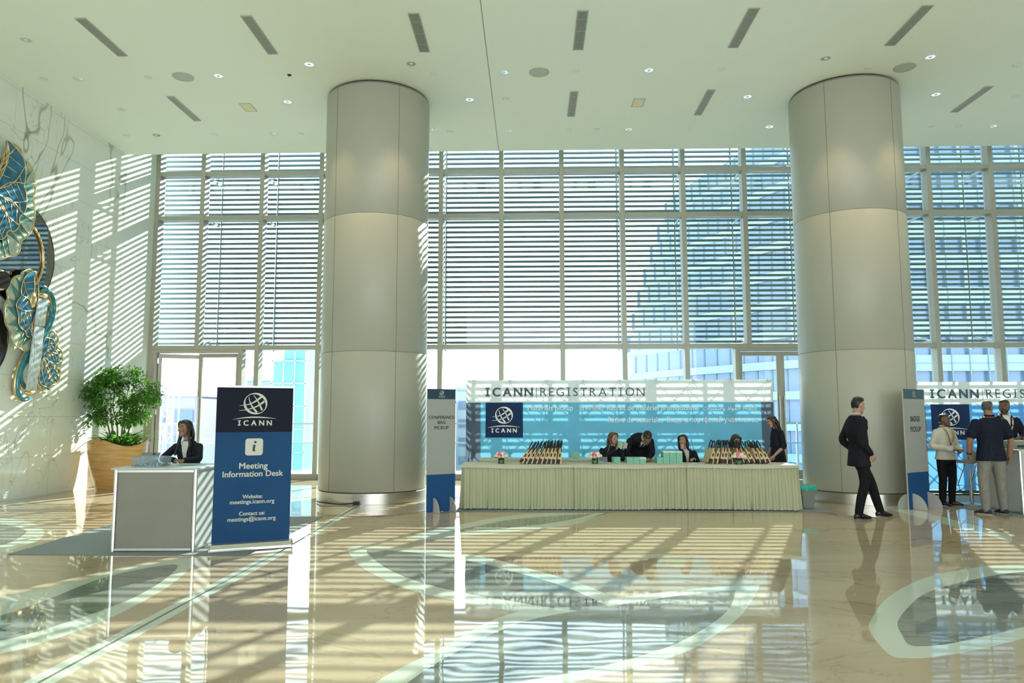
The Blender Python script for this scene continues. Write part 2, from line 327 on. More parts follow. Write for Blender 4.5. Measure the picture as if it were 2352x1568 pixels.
# ---------------------------------------------------------------- doorways in the glass wall
def doorway(n, xa, xb, open_left):
    m = MB(); zt = TZ[2][0]
    m.bx(xa-0.10, xa, D+0.01, D+0.26, 0, zt); m.bx(xb, xb+0.10, D+0.01, D+0.26, 0, zt); m.bx(xa, xb, D+0.01, D+0.26, zt-0.07, zt)
    o = struct(m.build('door_%d' % n, 'alu', bevel=0.006))
    wdt = (xb-xa)/2-0.01; h = zt-0.10
    for s in (0, 1):
        L = bpy.data.objects.new('leaf', None); COL.objects.link(L); L.parent = o
        L.location = (xa+0.005 if s == 0 else xb-0.005, D+0.16, 0.015)
        L.rotation_euler = (0, 0, radians(27) if (s == 0 and open_left) else 0)
        k = 1 if s == 0 else -1
        X = lambda a, b: (min(k*a, k*b), max(k*a, k*b))
        f = MB()
        for a, b, z0, z1 in ((0, 0.09, 0, h), (wdt-0.09, wdt, 0, h), (0.09, wdt-0.09, h-0.10, h), (0.09, wdt-0.09, 0, 0.22)):
            f.bx(*X(a, b), -0.03, 0.03, z0, z1)
        f.build('leaf_frame', 'alu', L, bevel=0.004)
        MB().bx(*X(0.09, wdt-0.09), -0.006, 0.006, 0.22, h-0.10).build('pane', 'glass', L)
        hd = MB(); hx = k*(wdt-0.05)
        hd.tube([(hx, -0.09, 0.75), (hx, -0.09, 2.05)], 0.016, 10)
        for z in (0.85, 1.95): hd.tube([(hx, -0.09, z), (hx, -0.02, z)], 0.010, 8)
        hd.build('pull_handle', 'steel', L, smooth='auto')
        if s == 0:
            q = MB()
            for z in (0.3, 1.6, 2.9): q.bx(-0.018, 0.018, -0.045, -0.02, z, z+0.14)
            q.build('hinge', 'steel', L)
doorway(1, -9.55, -7.42, True)
doorway(2, 5.19, 7.27, False)

# ---------------------------------------------------------------- sun louvres hung outside the glass
def louvre_mesh(wd):
    m = MB(); z = 0.02
    while z < 6.4:
        m.add([(0, -0.026, z+0.02), (wd, -0.026, z+0.02), (0, -0.013, z), (wd, -0.013, z), (0, 0.018, z), (wd, 0.018, z), (0, 0.026, z+0.034), (wd, 0.026, z+0.025), (0, 0.013, z+0.062), (wd, 0.013, z+0.062), (0, -0.018, z+0.062), (wd, -0.018, z+0.062)],
              [(0,2,3,1),(2,4,5,3),(4,6,7,5),(6,8,9,7),(8,10,11,9),(10,0,1,11),(0,10,8,6,4,2),(1,3,5,7,9,11)]); z += 0.137
    return m
LV = D+1.2
def louvre(i):
    x0, x1 = MX[i], MX[i+1]
    if i == 0: x0 = -11.6
    t = thing('sun_louvre', 'grey horizontal-slat sun louvre hanging outside the upper window bays', 'sun louvre', (x0, LV, 3.34), 0, 'sun louvres outside the windows')
    louvre_mesh(x1-x0-0.02).build('slats', 'louvre', t)
    MB().bx(-0.018, 0.018, 0.045, 0.20, -0.03, 6.5).build('fin', 'fin', t)
    for z in (0.06, 3.35, 4.5):
        b = MB(); b.bx(-0.012, 0.012, -0.91, 0.05, z, z+0.06)
        b.bar((0.0, -0.9, z+0.02), (0.0, -0.1, z+0.22), 0.02, 0.03)
        b.build('bracket', 'fin', t)
for i in range(len(MX)-1): louvre(i)

# ---------------------------------------------------------------- ceiling fittings
M['grille'] = mat('grille_paint', (0.44, 0.45, 0.40), 0.6)
M['grille_dark'] = mat('grille_void', (0.06, 0.06, 0.055), 0.8)
M['mirror'] = mat('lamp_reflector', (0.80, 0.80, 0.78), 0.12, 1.0)
M['lampglass'] = mat('lamp_glass', (0.85, 0.82, 0.72), 0.3)
M['speaker'] = mat('speaker_mesh', (0.50, 0.53, 0.45), 0.8)
M['hatch'] = mat('hatch_paint', (0.80, 0.72, 0.45), 0.6)
M['white'] = mat('white_plastic', (0.78, 0.79, 0.75), 0.45)
def grille(x, y0, y1, w, label):
    t = thing('air_grille', label, 'air vent', (x, (y0+y1)/2, ZC), 0, None); L = (y1-y0)/2
    f = MB(); f.bx(-w/2-0.012, -w/2, -L, L, -0.012, 0.0); f.bx(w/2, w/2+0.012, -L, L, -0.012, 0.0)
    f.bx(-w/2-0.012, w/2+0.012, -L-0.03, -L, -0.012, 0.0); f.bx(-w/2-0.012, w/2+0.012, L, L+0.012, -0.012, 0.0)
    f.build('frame', 'grille', t)
    MB().bx(-w/2, w/2, -L, L, -0.002, 0.0).build('backing', 'grille_dark', t)
    s = MB(); n = 8
    for k in range(n): x_ = -w/2+(k+0.5)*w/n; s.bx(x_-0.0052, x_+0.0052, -L, L, -0.010, -0.002)
    for q in (-0.5, 0.0, 0.5): s.bx(-w/2, w/2, q*L*1.2-0.004, q*L*1.2+0.004, -0.006, -0.002)
    s.build('slats', 'grille', t)
for i in range(6):
    grille(-7.14+2.657*i, 11.11, 12.33, 0.155, 'long slotted ceiling grille, %s from the marble wall, row nearest the camera' % ORD[i])
for i, k in enumerate((0, 3, 4, 6)):
    grille(-7.11+2.657*k, 14.02, 15.21, 0.135, 'slotted ceiling grille, %s from the marble wall, row nearer the windows' % ORD[i])
DL = [[(-8.46, 11.74)],
      [(-8.45, 13.18), (-5.79, 13.15), (-3.97, 12.75), (-2.13, 12.77), (-0.48, 13.16), (2.18, 13.15), (5.24, 12.78), (7.07, 12.79)],
      [(-8.41, 14.6), (-4.88, 14.33), (-1.21, 14.33), (4.31, 14.35), (8.0, 14.35)],
      [(-8.4, 16.0), (-5.76, 16.0), (-2.11, 15.88), (-0.48, 16.0), (2.17, 15.98), (5.24, 15.92), (10.12, 16.03)]]
ROWN = ['alone nearest the camera by the marble wall', 'row level with the column fronts', 'row across the column middles', 'row nearest the windows']
def downlight():
    t = thing('downlight', 'x', 'ceiling light')
    MB().lathe([(0.088, 0), (0.102, -0.001), (0.100, -0.006), (0.086, -0.008), (0.080, -0.004)], seg=28, caps=False).build('trim_ring', 'white', t, smooth='auto')
    MB().lathe([(0.084, -0.003), (0.060, -0.0015), (0.045, -0.001)], seg=20, caps=True).build('reflector', 'mirror', t)
    MB().ell((0, 0, -0.002), (0.030, 0.030, 0.014)).build('bulb', 'lampglass', t, smooth=True)
    return t
dl0 = downlight(); first = True
for r, row in enumerate(DL):
    for i, (x, y) in enumerate(row):
        o = dl0 if first else copy_tree(dl0); first = False
        o.location = (x, y, ZC)
        o['label'] = 'round ceiling downlight, ' + (ROWN[0] if r == 0 else '%s from the marble wall, %s' % (ORD[i], ROWN[r]))
for i, (x, y, e) in enumerate(((-3.97, 12.75, 120), (-2.13, 12.77, 120), (5.24, 12.78, 120), (7.07, 12.79, 150))):   # the lamps that are on, by the columns
    l = bpy.data.lights.new('downlight_lamp', 'SPOT'); l.energy = e; l.color = (1.0, 0.78, 0.5); l.spot_size = radians(70); l.spot_blend = 0.6; l.shadow_soft_size = 0.05
    o = bpy.data.objects.new('downlight_lamp', l); COL.objects.link(o); o.location = (x, y, ZC-0.03)
for i, x in enumerate((-6.46, 0.17, 6.81)):
    t = thing('ceiling_speaker', 'flat round grey ceiling speaker, %s' % ('between the marble wall and the first column', 'midway between the two columns', 'just beyond the top of the second column')[i], 'speaker', (x, 13.17, ZC))
    MB().lathe([(0.178, 0), (0.176, -0.006), (0.168, -0.009)], seg=40).build('mesh_cover', 'speaker', t)
    MB().lathe([(0.176, 0), (0.188, -0.002), (0.186, -0.008), (0.177, -0.009)], seg=40, caps=False).build('rim', 'grille', t)
SPK = [(-9.11, 13.18), (-7.12, 13.17), (-9.09, 16.01), (-7.08, 16.02), (-5.14, 16.02), (-1.79, 13.18), (-0.48, 14.31), (-1.79, 15.99), (0.85, 13.15), (0.85, 15.97), (1.47, 15.96), (3.5, 13.15), (3.5, 15.99), (6.16, 13.16), (8.8, 13.15), (9.63, 14.5), (8.79, 16.02), (9.37, 16.01)]
sp0 = None
for i, (x, y) in enumerate(SPK):
    if sp0 is None:
        sp0 = thing('sprinkler_cap', 'tiny white round sprinkler cap set in the white ceiling', 'sprinkler', (x, y, ZC), 0, 'sprinkler caps on the ceiling')
        MB().lathe([(0.058, 0), (0.058, -0.004), (0.050, -0.012)], seg=20).build('cap', 'white', sp0, smooth='auto')
        MB().lathe([(0.064, 0), (0.064, -0.003)], seg=20).build('collar', 'grille', sp0)
    else:
        o = copy_tree(sp0); o.location = (x, y, ZC)
t = thing('ceiling_sensor', 'tiny black dome sensor on the ceiling left of the first column', 'sensor', (-4.46, 13.15, ZC))
MB().ell((0, 0, -0.004), (0.034, 0.034, 0.022)).build('dome', 'black', t, smooth=True); MB().lathe([(0.04, 0), (0.04, -0.004)], seg=18).build('collar', 'grille_dark', t)
for i, x in enumerate((-5.77, 2.185)):
    t = thing('ceiling_hatch', ('pale yellow square ceiling hatch left of the first column', 'pale yellow square ceiling hatch between two slotted grilles')[i], 'hatch', (x, 14.57, ZC))
    MB().bx(-0.10, 0.10, -0.18, 0.18, -0.006, 0).build('cover', 'hatch', t)
    f = MB(); f.bx(-0.118, -0.1, -0.198, 0.198, -0.009, 0); f.bx(0.1, 0.118, -0.198, 0.198, -0.009, 0); f.bx(-0.1, 0.1, -0.198, -0.18, -0.009, 0); f.bx(-0.1, 0.1, 0.18, 0.198, -0.009, 0)
    f.build('frame', 'grille', t)

# ---------------------------------------------------------------- outside: terrace, railing, city
M['terrace'] = noisecol('terrace_stone', (0.72, 0.72, 0.66), (0.76, 0.76, 0.70), 2, 0.7)
M['rail'] = mat('rail_metal', (0.40, 0.42, 0.43), 0.4, 0.3)
M['railglass'] = glassmat('rail_glass', (0.85, 0.95, 0.96), 0.5)
struct(MB().bx(-30, 30, D+0.24, 22.2, -0.5, -0.03).build('ground_terrace', 'terrace'))
for i in range(9):
    x = -14.0+3.1*i
    t = thing('terrace_railing', 'glass terrace railing with two metal rails outside the windows', 'railing', (x, 22.0, -0.03), 0, 'glass railings along the terrace')
    MB().bx(0.02, 3.08, -0.035, 0.035, 1.36, 1.41).build('top_rail', 'rail', t)
    MB().bx(0.02, 3.08, -0.02, 0.02, 0.80, 0.84).build('mid_rail', 'rail', t)
    MB().bx(0.04, 3.06, -0.006, 0.006, 0.08, 0.80).build('pane', 'railglass', t)
    MB().bx(-0.02, 0.02, -0.04, 0.04, 0.0, 1.36).build('post', 'rail', t)
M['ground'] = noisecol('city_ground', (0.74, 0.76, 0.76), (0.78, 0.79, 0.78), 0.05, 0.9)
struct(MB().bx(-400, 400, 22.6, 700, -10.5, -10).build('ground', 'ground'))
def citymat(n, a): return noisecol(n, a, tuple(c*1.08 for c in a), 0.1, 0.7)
M['haze_a'] = citymat('hazy_pale_blue', (0.27, 0.34, 0.43)); M['haze_b'] = citymat('hazy_grey_blue', (0.20, 0.26, 0.35)); M['haze_c'] = citymat('hazy_cream', (0.40, 0.42, 0.43)); M['haze_red'] = citymat('hazy_brick', (0.26, 0.22, 0.26))  # distance haze is mixed into the city wall and window colours, no volume
M['haze_win'] = mat('hazy_window', (0.14, 0.19, 0.27), 0.3); M['net'] = noisecol('teal_netting', (0.12, 0.32, 0.38), (0.17, 0.38, 0.43), 0.4, 0.8)
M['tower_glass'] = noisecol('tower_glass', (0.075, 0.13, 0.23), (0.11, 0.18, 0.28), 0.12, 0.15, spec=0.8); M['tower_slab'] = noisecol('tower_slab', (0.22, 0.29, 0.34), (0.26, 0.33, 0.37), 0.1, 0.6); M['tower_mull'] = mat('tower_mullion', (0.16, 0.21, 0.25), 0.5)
def block(x0, x1, y, top, m, label, fl=3.3, depth=18):
    """low city block: walls, floor bands of windows, parapet"""
    t = thing('city_building', label, 'building', ((x0+x1)/2, y, -10)); w = (x1-x0)/2; h = top+10
    MB().bx(-w, w, 0, depth, 0, h).build('walls', m, t)
    g = MB(); z = h-fl*0.75
    n = max(2, int(w*2/3.2))
    while z > 1:
        for k in range(n):
            x = -w+(k+0.5)*2*w/n; g.bx(x-0.9*w/n*0.7, x+0.9*w/n*0.7, -0.12, 0.02, z-0.9, z+0.6)
        z -= fl
    g.build('windows', 'haze_win', t)
    MB().bx(-w-0.2, w+0.2, -0.25, depth+0.2, h, h+0.5).build('parapet', 'haze_c' if m != 'haze_c' else 'haze_a', t)
    return t
block(-66, -53, 118, 5.2, 'haze_b', 'hazy grey-blue block beyond the left glass door')
block(-51.5, -44, 98, 4.3, 'haze_red', 'reddish unfinished block beyond the left glass door')
block(-43, -37.5, 122, 5.0, 'haze_a', 'pale blue block just left of the teal netted tower')
block(-36.5, -33, 95, 6.2, 'haze_b', 'grey-blue block right behind the teal netted tower')
block(-25, -14, 120, 4.0, 'haze_a', 'low pale blue block beyond the glass right of the first column')
block(-13.6, -8.3, 135, 6.3, 'haze_c', 'pale cream block beyond the glass right of the first column')
block(-8.0, 3, 128, 5.0, 'haze_b', 'low grey-blue block behind the registration wall')
block(3.5, 12, 150, 4.0, 'haze_a', 'pale low block left of the curved glass tower')
# netted tower under scaffolding
t = thing('scaffold_tower', 'tower wrapped in teal netting and scaffolding beyond the left windows', 'building', (-20.5, 62, -10))
MB().bx(-1.1, 1.6, 0, 3, 0, 16.3).build('netting', 'net', t)
MB().bx(-0.3, 1.6, 0.2, 3, 16.3, 17.4).build('netting_upper', 'net', t)
g = MB()
for k in range(9): g.bx(-1.2, 1.7, -0.25, -0.17, 1+k*1.9, 1.08+k*1.9)
for x in (-1.15, -0.2, 0.75, 1.65): g.bx(x-0.04, x+0.04, -0.25, -0.17, 0, 17)
g.build('scaffold', 'rail', t)
t = thing('scaffold_mast', 'thin lattice mast seen through the open left door leaf', 'crane', (-30.5, 62, -10))
g = MB()
for x in (-0.5, 0.5):
    for y in (0, 1.0): g.bx(x-0.05, x+0.05, y-0.05, y+0.05, 0, 16.2)
for k in range(11): g.bar((-0.5, 0, k*1.45), (0.5, 0, k*1.45+1.45), 0.06); g.bx(-0.5, 0.5, -0.04, 0.04, k*1.45, k*1.45+0.08)
g.build('lattice', 'haze_c', t); MB().bx(-0.9, 0.9, -0.4, 1.4, 16.2, 16.5).build('platform', 'haze_c', t)
# curved glass tower: floors step back to the right as they rise
t = thing('curved_tower', 'tall curved glass tower with pale floor bands behind the registration wall', 'building', (0, 0, 0))
g, s, u = MB(), MB(), MB(); FH = 3.4
def arc(z, off):
    e = max(0.0, (z-4)/28.0); xl = 13.6+7.5*e**1.4
    return [(xl+(29.5-xl)*q+0.0, 112-30*q**0.75-off) for q in [k/14 for k in range(15)]]
for k in range(-3, 10):
    z = k*FH
    for mb, z0, z1, off in ((g, z+0.9, z+FH, 0.0), (s, z, z+0.9, 0.9)):
        a = arc(z, off); rg = []
        for x, y in a: rg.append([(x, y, z0), (x, y, z1), (x+0.3, y+3, z1), (x+0.3, y+3, z0)])
        mb.loft(rg)
    for x, y in arc(z, 0.12)[::1]: u.bx(x-0.09, x+0.09, y-0.1, y+0.1, z+0.9, z+FH)
g.build('glazing', 'tower_glass', t, smooth='auto'); s.build('floor_bands', 'tower_slab', t, smooth='auto'); u.build('mullions', 'tower_mull', t)
# flat glass facade to the right of it
t = thing('office_block', 'flat blue and white banded glass office block beyond the right-hand windows', 'building', (0, 0, -10))
g, s, u = MB(), MB(), MB()
g.bx(31, 120, 80, 100, 0, 43.2)
for k in range(0, 12): s.bx(30.8, 120, 79.6, 80.0, k*3.6+1.9, k*3.6+3.6)
for k in range(46): u.bx(31+k*1.9, 31.1+k*1.9, 79.5, 80.0, 0, 43.2)
for k in range(0, 12): u.bx(30.8, 120, 79.55, 80.0, k*3.6+2.7, k*3.6+2.78)
g.build('glazing', 'tower_glass', t); s.build('spandrels', 'tower_slab', t); u.build('mullions', 'tower_mull', t)
# ================================================================ LETTERING AND EMBLEM
def glyphs(body, bold=0.0, space=1.0):
    """outline of a line of text as (verts2d, faces), starting at 0,0"""
    c = bpy.data.curves.new('lettering', 'FONT'); c.body = body; c.size = 1.0; c.offset = bold; c.space_character = space; c.resolution_u = 3
    o = bpy.data.objects.new('lettering', c); COL.objects.link(o)
    dg = bpy.context.evaluated_depsgraph_get(); dg.update()
    me = bpy.data.meshes.new_from_object(o.evaluated_get(dg))
    vs = [(v.co.x, v.co.y) for v in me.vertices]; fs = [tuple(p.vertices) for p in me.polygons]
    bpy.data.objects.remove(o); bpy.data.meshes.remove(me); bpy.data.curves.remove(c)
    return vs, fs
def composed(body):
    """letter-by-letter line for words whose letters the outline filler breaks"""
    vs, fs, x = [], [], 0.0
    def q(x0, x1, y0, y1): n = len(vs); vs.extend([(x+x0, y0), (x+x1, y0), (x+x1, y1), (x+x0, y1)]); fs.append((n, n+1, n+2, n+3))
    for ch in body:
        if ch == ' ': x += 0.26; continue
        if ch == 'н': q(0, .075, 0, .54); q(.35, .425, 0, .54); q(.075, .35, .24, .31); w = .425
        elif ch == 'ы':
            q(0, .075, 0, .54); q(.50, .575, 0, .54); n = len(vs); w = .575
            for k in range(11):
                a = pi/2-pi*k/10; vs.extend([(x+.20+.20*cos(a), .165+.165*sin(a)), (x+.20+.125*cos(a), .165+.10*sin(a))])
            fs.extend([(n+2*k, n+2*k+2, n+2*k+3, n+2*k+1) for k in range(10)]); q(.075, .20, .265, .33); q(.075, .20, 0, .065)
        else:
            v, f = glyphs('о' if ch == 'ф' else ch); a = min(p[0] for p in v); w = max(p[0] for p in v)-a; n = len(vs)
            vs.extend([(x+p[0]-a, p[1]) for p in v]); fs.extend([tuple(k+n for k in g) for g in f])
            if ch == 'ф': [q(w/2-.036, w/2+.036, *zz) for zz in ((-.20, -.012), (.075, .465), (.552, .76))]
        x += w+0.125
    return vs, fs
BOLD = ((0, 0), (-1, -.6), (1, -.6), (-1, .6), (1, .6))              # bolder strokes: the outline laid over itself with small shifts, each a hair further out
def lettering(mb, body, u, z, width, cap=None, align='C', bold=0.0, space=1.0, y=0.0, fn=None, slant=0.0):
    """add text to mb: fitted to width, baseline z; cap = height of a capital (default keeps proportions)"""
    vs, fs = composed(body) if any(c in 'нфы' for c in body) else glyphs(body, 0.0, space)
    if not vs: return
    x0 = min(v[0] for v in vs); x1 = max(v[0] for v in vs); sx = width/(x1-x0); sz = cap/0.70 if cap else sx
    off = {'C': -width/2, 'L': 0.0, 'R': -width}[align]
    for q, (dx, dy) in enumerate(BOLD if bold > 0 else BOLD[:1]):
        mb.add([(u+off+(a-x0+dx*bold)*sx, y-0.0003*q, z+(b+dy*bold)*sz) for a, b in vs], fs)
def spaced(mb, word, u, z, width, cap, bold=0.0, y=0.0, serif=0.012):
    """widely tracked capitals fitted to width; the letter I carries slab serifs"""
    L = []
    for ch in word:
        vs, fs = glyphs(ch); x0 = min(v[0] for v in vs); x1 = max(v[0] for v in vs); L.append((vs, fs, x0, x1-x0))
    s = cap/0.70; wI = 0.36
    ws = [(wI if ch == 'I' else l[3])*s for ch, l in zip(word, L)]; gap = (width-sum(ws))/(len(word)-1); x = u
    for ch, (vs, fs, x0, w0), w in zip(word, L, ws):
        o = (w-w0*s)/2
        for q, (dx, dy) in enumerate(BOLD if bold > 0 else BOLD[:1]): mb.add([(x+o+(a-x0+dx*bold)*s, y-0.0003*q, z+(b+dy*bold)*s) for a, b in vs], fs)
        if ch == 'I':
            t_ = cap*(serif*4); 
            for zb in (z, z+cap-t_): mb.add([(x, y-0.0018, zb), (x+w, y-0.0018, zb), (x+w, y-0.0018, zb+t_), (x, y-0.0018, zb+t_)], [(0, 1, 2, 3)])
        x += w+gap
def strip2(mb, pts, ws, fn):
    """flat ribbon along 2-D pts with widths ws"""
    P = [Vector(p) for p in pts]; n = len(P); A = []
    for i in range(n):
        t = (P[min(i+1, n-1)]-P[max(i-1, 0)]).normalized(); q = Vector((-t.y, t.x)); w = ws[i]/2
        A += [fn(*(P[i]+q*w)), fn(*(P[i]-q*w))]
    mb.add(A, [(2*i, 2*i+1, 2*i+3, 2*i+2) for i in range(n-1)])
def emblem(mb, cu, cz, R, y=0.0, word=True):
    """globe outline with two meridians, two streaking parallels, a swoosh and the word below"""
    fn = lambda a, b: (cu+a*R, y, cz+b*R)
    n = 56; A = []
    for i in range(n):
        t = 2*pi*i/n; A.append(fn(cos(t), sin(t)*0.95))
    a45 = radians(135)
    for i in range(n):
        t = 2*pi*i/n
        d = sqrt((cos(t-a45)*0.95)**2+(sin(t-a45)*0.79)**2); x, z = cos(t), sin(t)
        r = 1/sqrt((cos(t-a45)/0.95)**2+(sin(t-a45)/0.79)**2); A.append(fn(x*r*0.99, z*r*0.95))
    mb.add(A, [(i, (i+1) % n, n+(i+1) % n, n+i) for i in range(n)])
    def rib(p, w0, w1):
        q = spline(p, 6, False); k = len(q)-1; strip2(mb, [(v.x, v.y) for v in q], [w0+(w1-w0)*i/k for i in range(k+1)], fn)
    rib([(-0.60, 0.60), (-0.36, -0.12), (0.14, -0.80)], 0.03, 0.19)
    rib([(-0.19, 0.76), (0.21, 0.17), (0.57, -0.58)], 0.03, 0.17)
    rib([(-1.33, -0.19), (-0.78, -0.12), (-0.31, 0.03), (0.12, 0.30), (0.48, 0.60)], 0.02, 0.19)
    rib([(-1.36, -0.61), (-0.74, -0.55), (-0.02, -0.31), (0.42, -0.05), (0.73, 0.21)], 0.02, 0.19)
    p = spline([(-1.86, -1.40), (-0.9, -1.25), (0, -1.205), (0.9, -1.24), (1.81, -1.34)], 5, False); k = len(p)-1
    strip2(mb, [(v.x, v.y) for v in p], [0.006+0.11*sin(pi*i/k) for i in range(k+1)], fn)
    if word: spaced(mb, 'ICANN', cu-1.42*R, cz-1.93*R, 2.84*R, 0.45*R, 0.030, y, 0.045)

M['ink_white'] = mat('print_white', (0.56, 0.58, 0.50), 0.6); M['ink_black'] = mat('print_black', (0.02, 0.025, 0.03), 0.6); M['ink_grey'] = mat('print_slate', (0.075, 0.10, 0.14), 0.6)
M['navy'] = mat('banner_navy', (0.010, 0.013, 0.026), 0.8, spec=0.2); M['blue'] = noisecol('banner_blue', (0.008, 0.055, 0.155), (0.010, 0.062, 0.17), 2, 0.7, spec=0.25)
M['board'] = mat('board_grey', (0.35, 0.365, 0.35), 0.6); M['board_edge'] = mat('board_edge', (0.48, 0.48, 0.45), 0.7)
M['alu2'] = mat('satin_aluminium', (0.70, 0.70, 0.68), 0.28, 0.9)
M['carpet'] = noisecol('grey_carpet', (0.24, 0.275, 0.285), (0.29, 0.325, 0.335), 60, 0.95, bump=0.3, bscale=400)
# ---------------------------------------------------------------- carpets
def carpet(pts, label):
    o = MB().prism(pts, lambda u, v, t: (u, v, t), 0.0025, 0.007).build('carpet', 'carpet'); tag(o, label, 'carpet'); return o
carpet([(-5.95, 8.51), (-6.1, 10.82), (-5.45, 11.73), (-3.25, 11.76), (-3.22, 8.50)], 'grey carpet under the information desk')
carpet([(-1.25, 12.42), (4.9, 12.42), (4.55, 16.2), (-1.25, 16.2)], 'grey carpet under the white skirted tables')
carpet([(7.26, 13.3), (7.5, 11.85), (11.5, 11.85), (11.5, 15.6), (7.26, 15.6)], 'grey carpet under the badge counter')

# ---------------------------------------------------------------- information desk
t = thing('information_desk', 'white panelled information counter with aluminium posts on grey carpet', 'desk', (-4.86, 8.66, 0.007), radians(2))
WD, DD, HD = 0.97, 0.86, 0.935
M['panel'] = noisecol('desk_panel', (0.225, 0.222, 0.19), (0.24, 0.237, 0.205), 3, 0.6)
M['panel_white'] = mat('desk_side', (0.50, 0.54, 0.54), 0.5)
def post(x, y): MB().tube([(x, y, 0.0), (x, y, HD)], 0.024, 8).build('post', 'alu2', t)
for x, y in ((0.024, 0.024), (WD-0.024, 0.024), (0.024, DD-0.024), (WD-0.024, DD-0.024)): post(x, y)
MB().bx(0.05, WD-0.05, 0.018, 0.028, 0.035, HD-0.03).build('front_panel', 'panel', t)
MB().bx(WD-0.028, WD-0.018, 0.05, DD-0.05, 0.035, HD-0.03).build('side_panel', 'panel_white', t)
MB().bx(0.018, 0.028, 0.05, DD-0.05, 0.035, HD-0.03).build('side_panel', 'panel_white', t)
r = MB()
for z in (0.012, HD-0.03):
    r.bx(0.045, WD-0.045, 0.010, 0.038, z, z+0.026); r.bx(WD-0.038, WD-0.010, 0.045, DD-0.045, z, z+0.026); r.bx(0.010, 0.038, 0.045, DD-0.045, z, z+0.026)
r.build('rail', 'alu2', t)
MB().bx(-0.02, WD+0.02, -0.02, DD+0.02, HD, HD+0.022).build('desk_top', 'panel_white', t, bevel=0.003)
DT = 0.007+HD+0.022
# objects on it
M['dark_plastic'] = mat('dark_plastic', (0.045, 0.05, 0.05), 0.4); M['grey_plastic'] = mat('grey_plastic', (0.20, 0.22, 0.20), 0.45)
t = thing('tablet', 'dark tablet standing tilted on the information desk, seen from behind', 'tablet', (-4.80, 9.30, DT), radians(-8))
R = Matrix.Rotation(radians(-25), 3, 'X')
MB().bxr((0, 0.045, 0.075), (0.25, 0.012, 0.155), R).build('body', 'grey_plastic', t, bevel=0.004)
MB().bxr((0, 0.012, 0.07), (0.10, 0.004, 0.055), R).build('rear_cover', 'dark_plastic', t)
MB().bxr((0.07, 0.03, 0.13), (0.025, 0.006, 0.02), R).build('camera_bump', 'ink_black', t)
MB().bx(-0.10, 0.10, -0.05, 0.09, 0.0, 0.012).build('stand', 'dark_plastic', t)
M['clearbox'] = glassmat('clear_plastic', (0.92, 0.97, 0.99), 0.5, milk=0.10)
t = thing('plastic_bin', 'clear plastic bin of round badges on the information desk', 'bin', (-4.60, 9.02, DT), radians(2))
o = MB(); bw, bd, bh = 0.185, 0.12, 0.115
o.bx(-bw, bw, -bd, bd, 0.0, 0.003); o.bx(-bw, bw, -bd, -bd+0.003, 0.003, bh); o.bx(-bw, bw, bd-0.003, bd, 0.003, bh); o.bx(-bw, -bw+0.003, -bd, bd, 0.003, bh); o.bx(bw-0.003, bw, -bd, bd, 0.003, bh)
o.build('tub', 'clearbox', t)
o = MB(); o.bx(-bw-0.006, bw+0.006, -bd-0.006, -bd, bh-0.006, bh); o.bx(-bw-0.006, bw+0.006, bd, bd+0.006, bh-0.006, bh); o.bx(-bw-0.006, -bw, -bd, bd, bh-0.006, bh); o.bx(bw, bw+0.006, -bd, bd, bh-0.006, bh)
o.build('rim', 'clearbox', t)
M['badge'] = mat('badge_steel', (0.42, 0.50, 0.55), 0.3, 0.6); M['badge_face'] = mat('badge_face', (0.10, 0.20, 0.30), 0.35)
rb = random.Random(5); b0 = None
for k in range(34):
    if b0 is None:
        b0 = thing('button_badge', 'small round metal-backed button badge heaped in the clear plastic bin', 'badge', (0, 0, 0), 0, 'button badges in the clear bin')
        MB().lathe([(0.026, 0), (0.029, 0.003), (0.026, 0.007)], seg=16).build('shell', 'badge', b0, smooth='auto'); MB().lathe([(0.022, 0.0065), (0.020, 0.0078)], seg=16).build('face', 'badge_face', b0)
        b = b0
    else: b = copy_tree(b0)
    lay = k//14; b.location = (-4.60+rb.uniform(-0.145, 0.145)*(1-0.25*lay), 9.02+rb.uniform(-0.08, 0.08)*(1-0.25*lay), DT+0.008+lay*0.02+rb.uniform(0, 0.004)+0.006)
    b.rotation_euler = (rb.uniform(-0.5, 0.9), rb.uniform(-0.6, 0.6), rb.uniform(0, 6))
M['leaflet'] = noisecol('leaflet_print', (0.10, 0.40, 0.22), (0.20, 0.50, 0.55), 6, 0.5, p0=0.45, p1=0.55); M['paper'] = mat('paper', (0.72, 0.74, 0.70), 0.6)
t = thing('leaflet_pile', 'green and teal leaflets lying flat on the information desk', 'leaflets', (-4.20, 9.20, DT), radians(12))
for k in range(3): MB().bxr((0.012*k, -0.01*k, 0.002+0.004*k), (0.30, 0.20, 0.003), rotz(0.07*k)).build('leaflet', 'leaflet' if k != 1 else 'paper', t)
o = MB().bxr((-4.42, 9.32, DT+0.0015), (0.21, 0.15, 0.002), rotz(0.2)).build('paper_sheet', 'paper'); tag(o, 'white sheet of paper by the seated woman\'s hands on the information desk', 'paper')

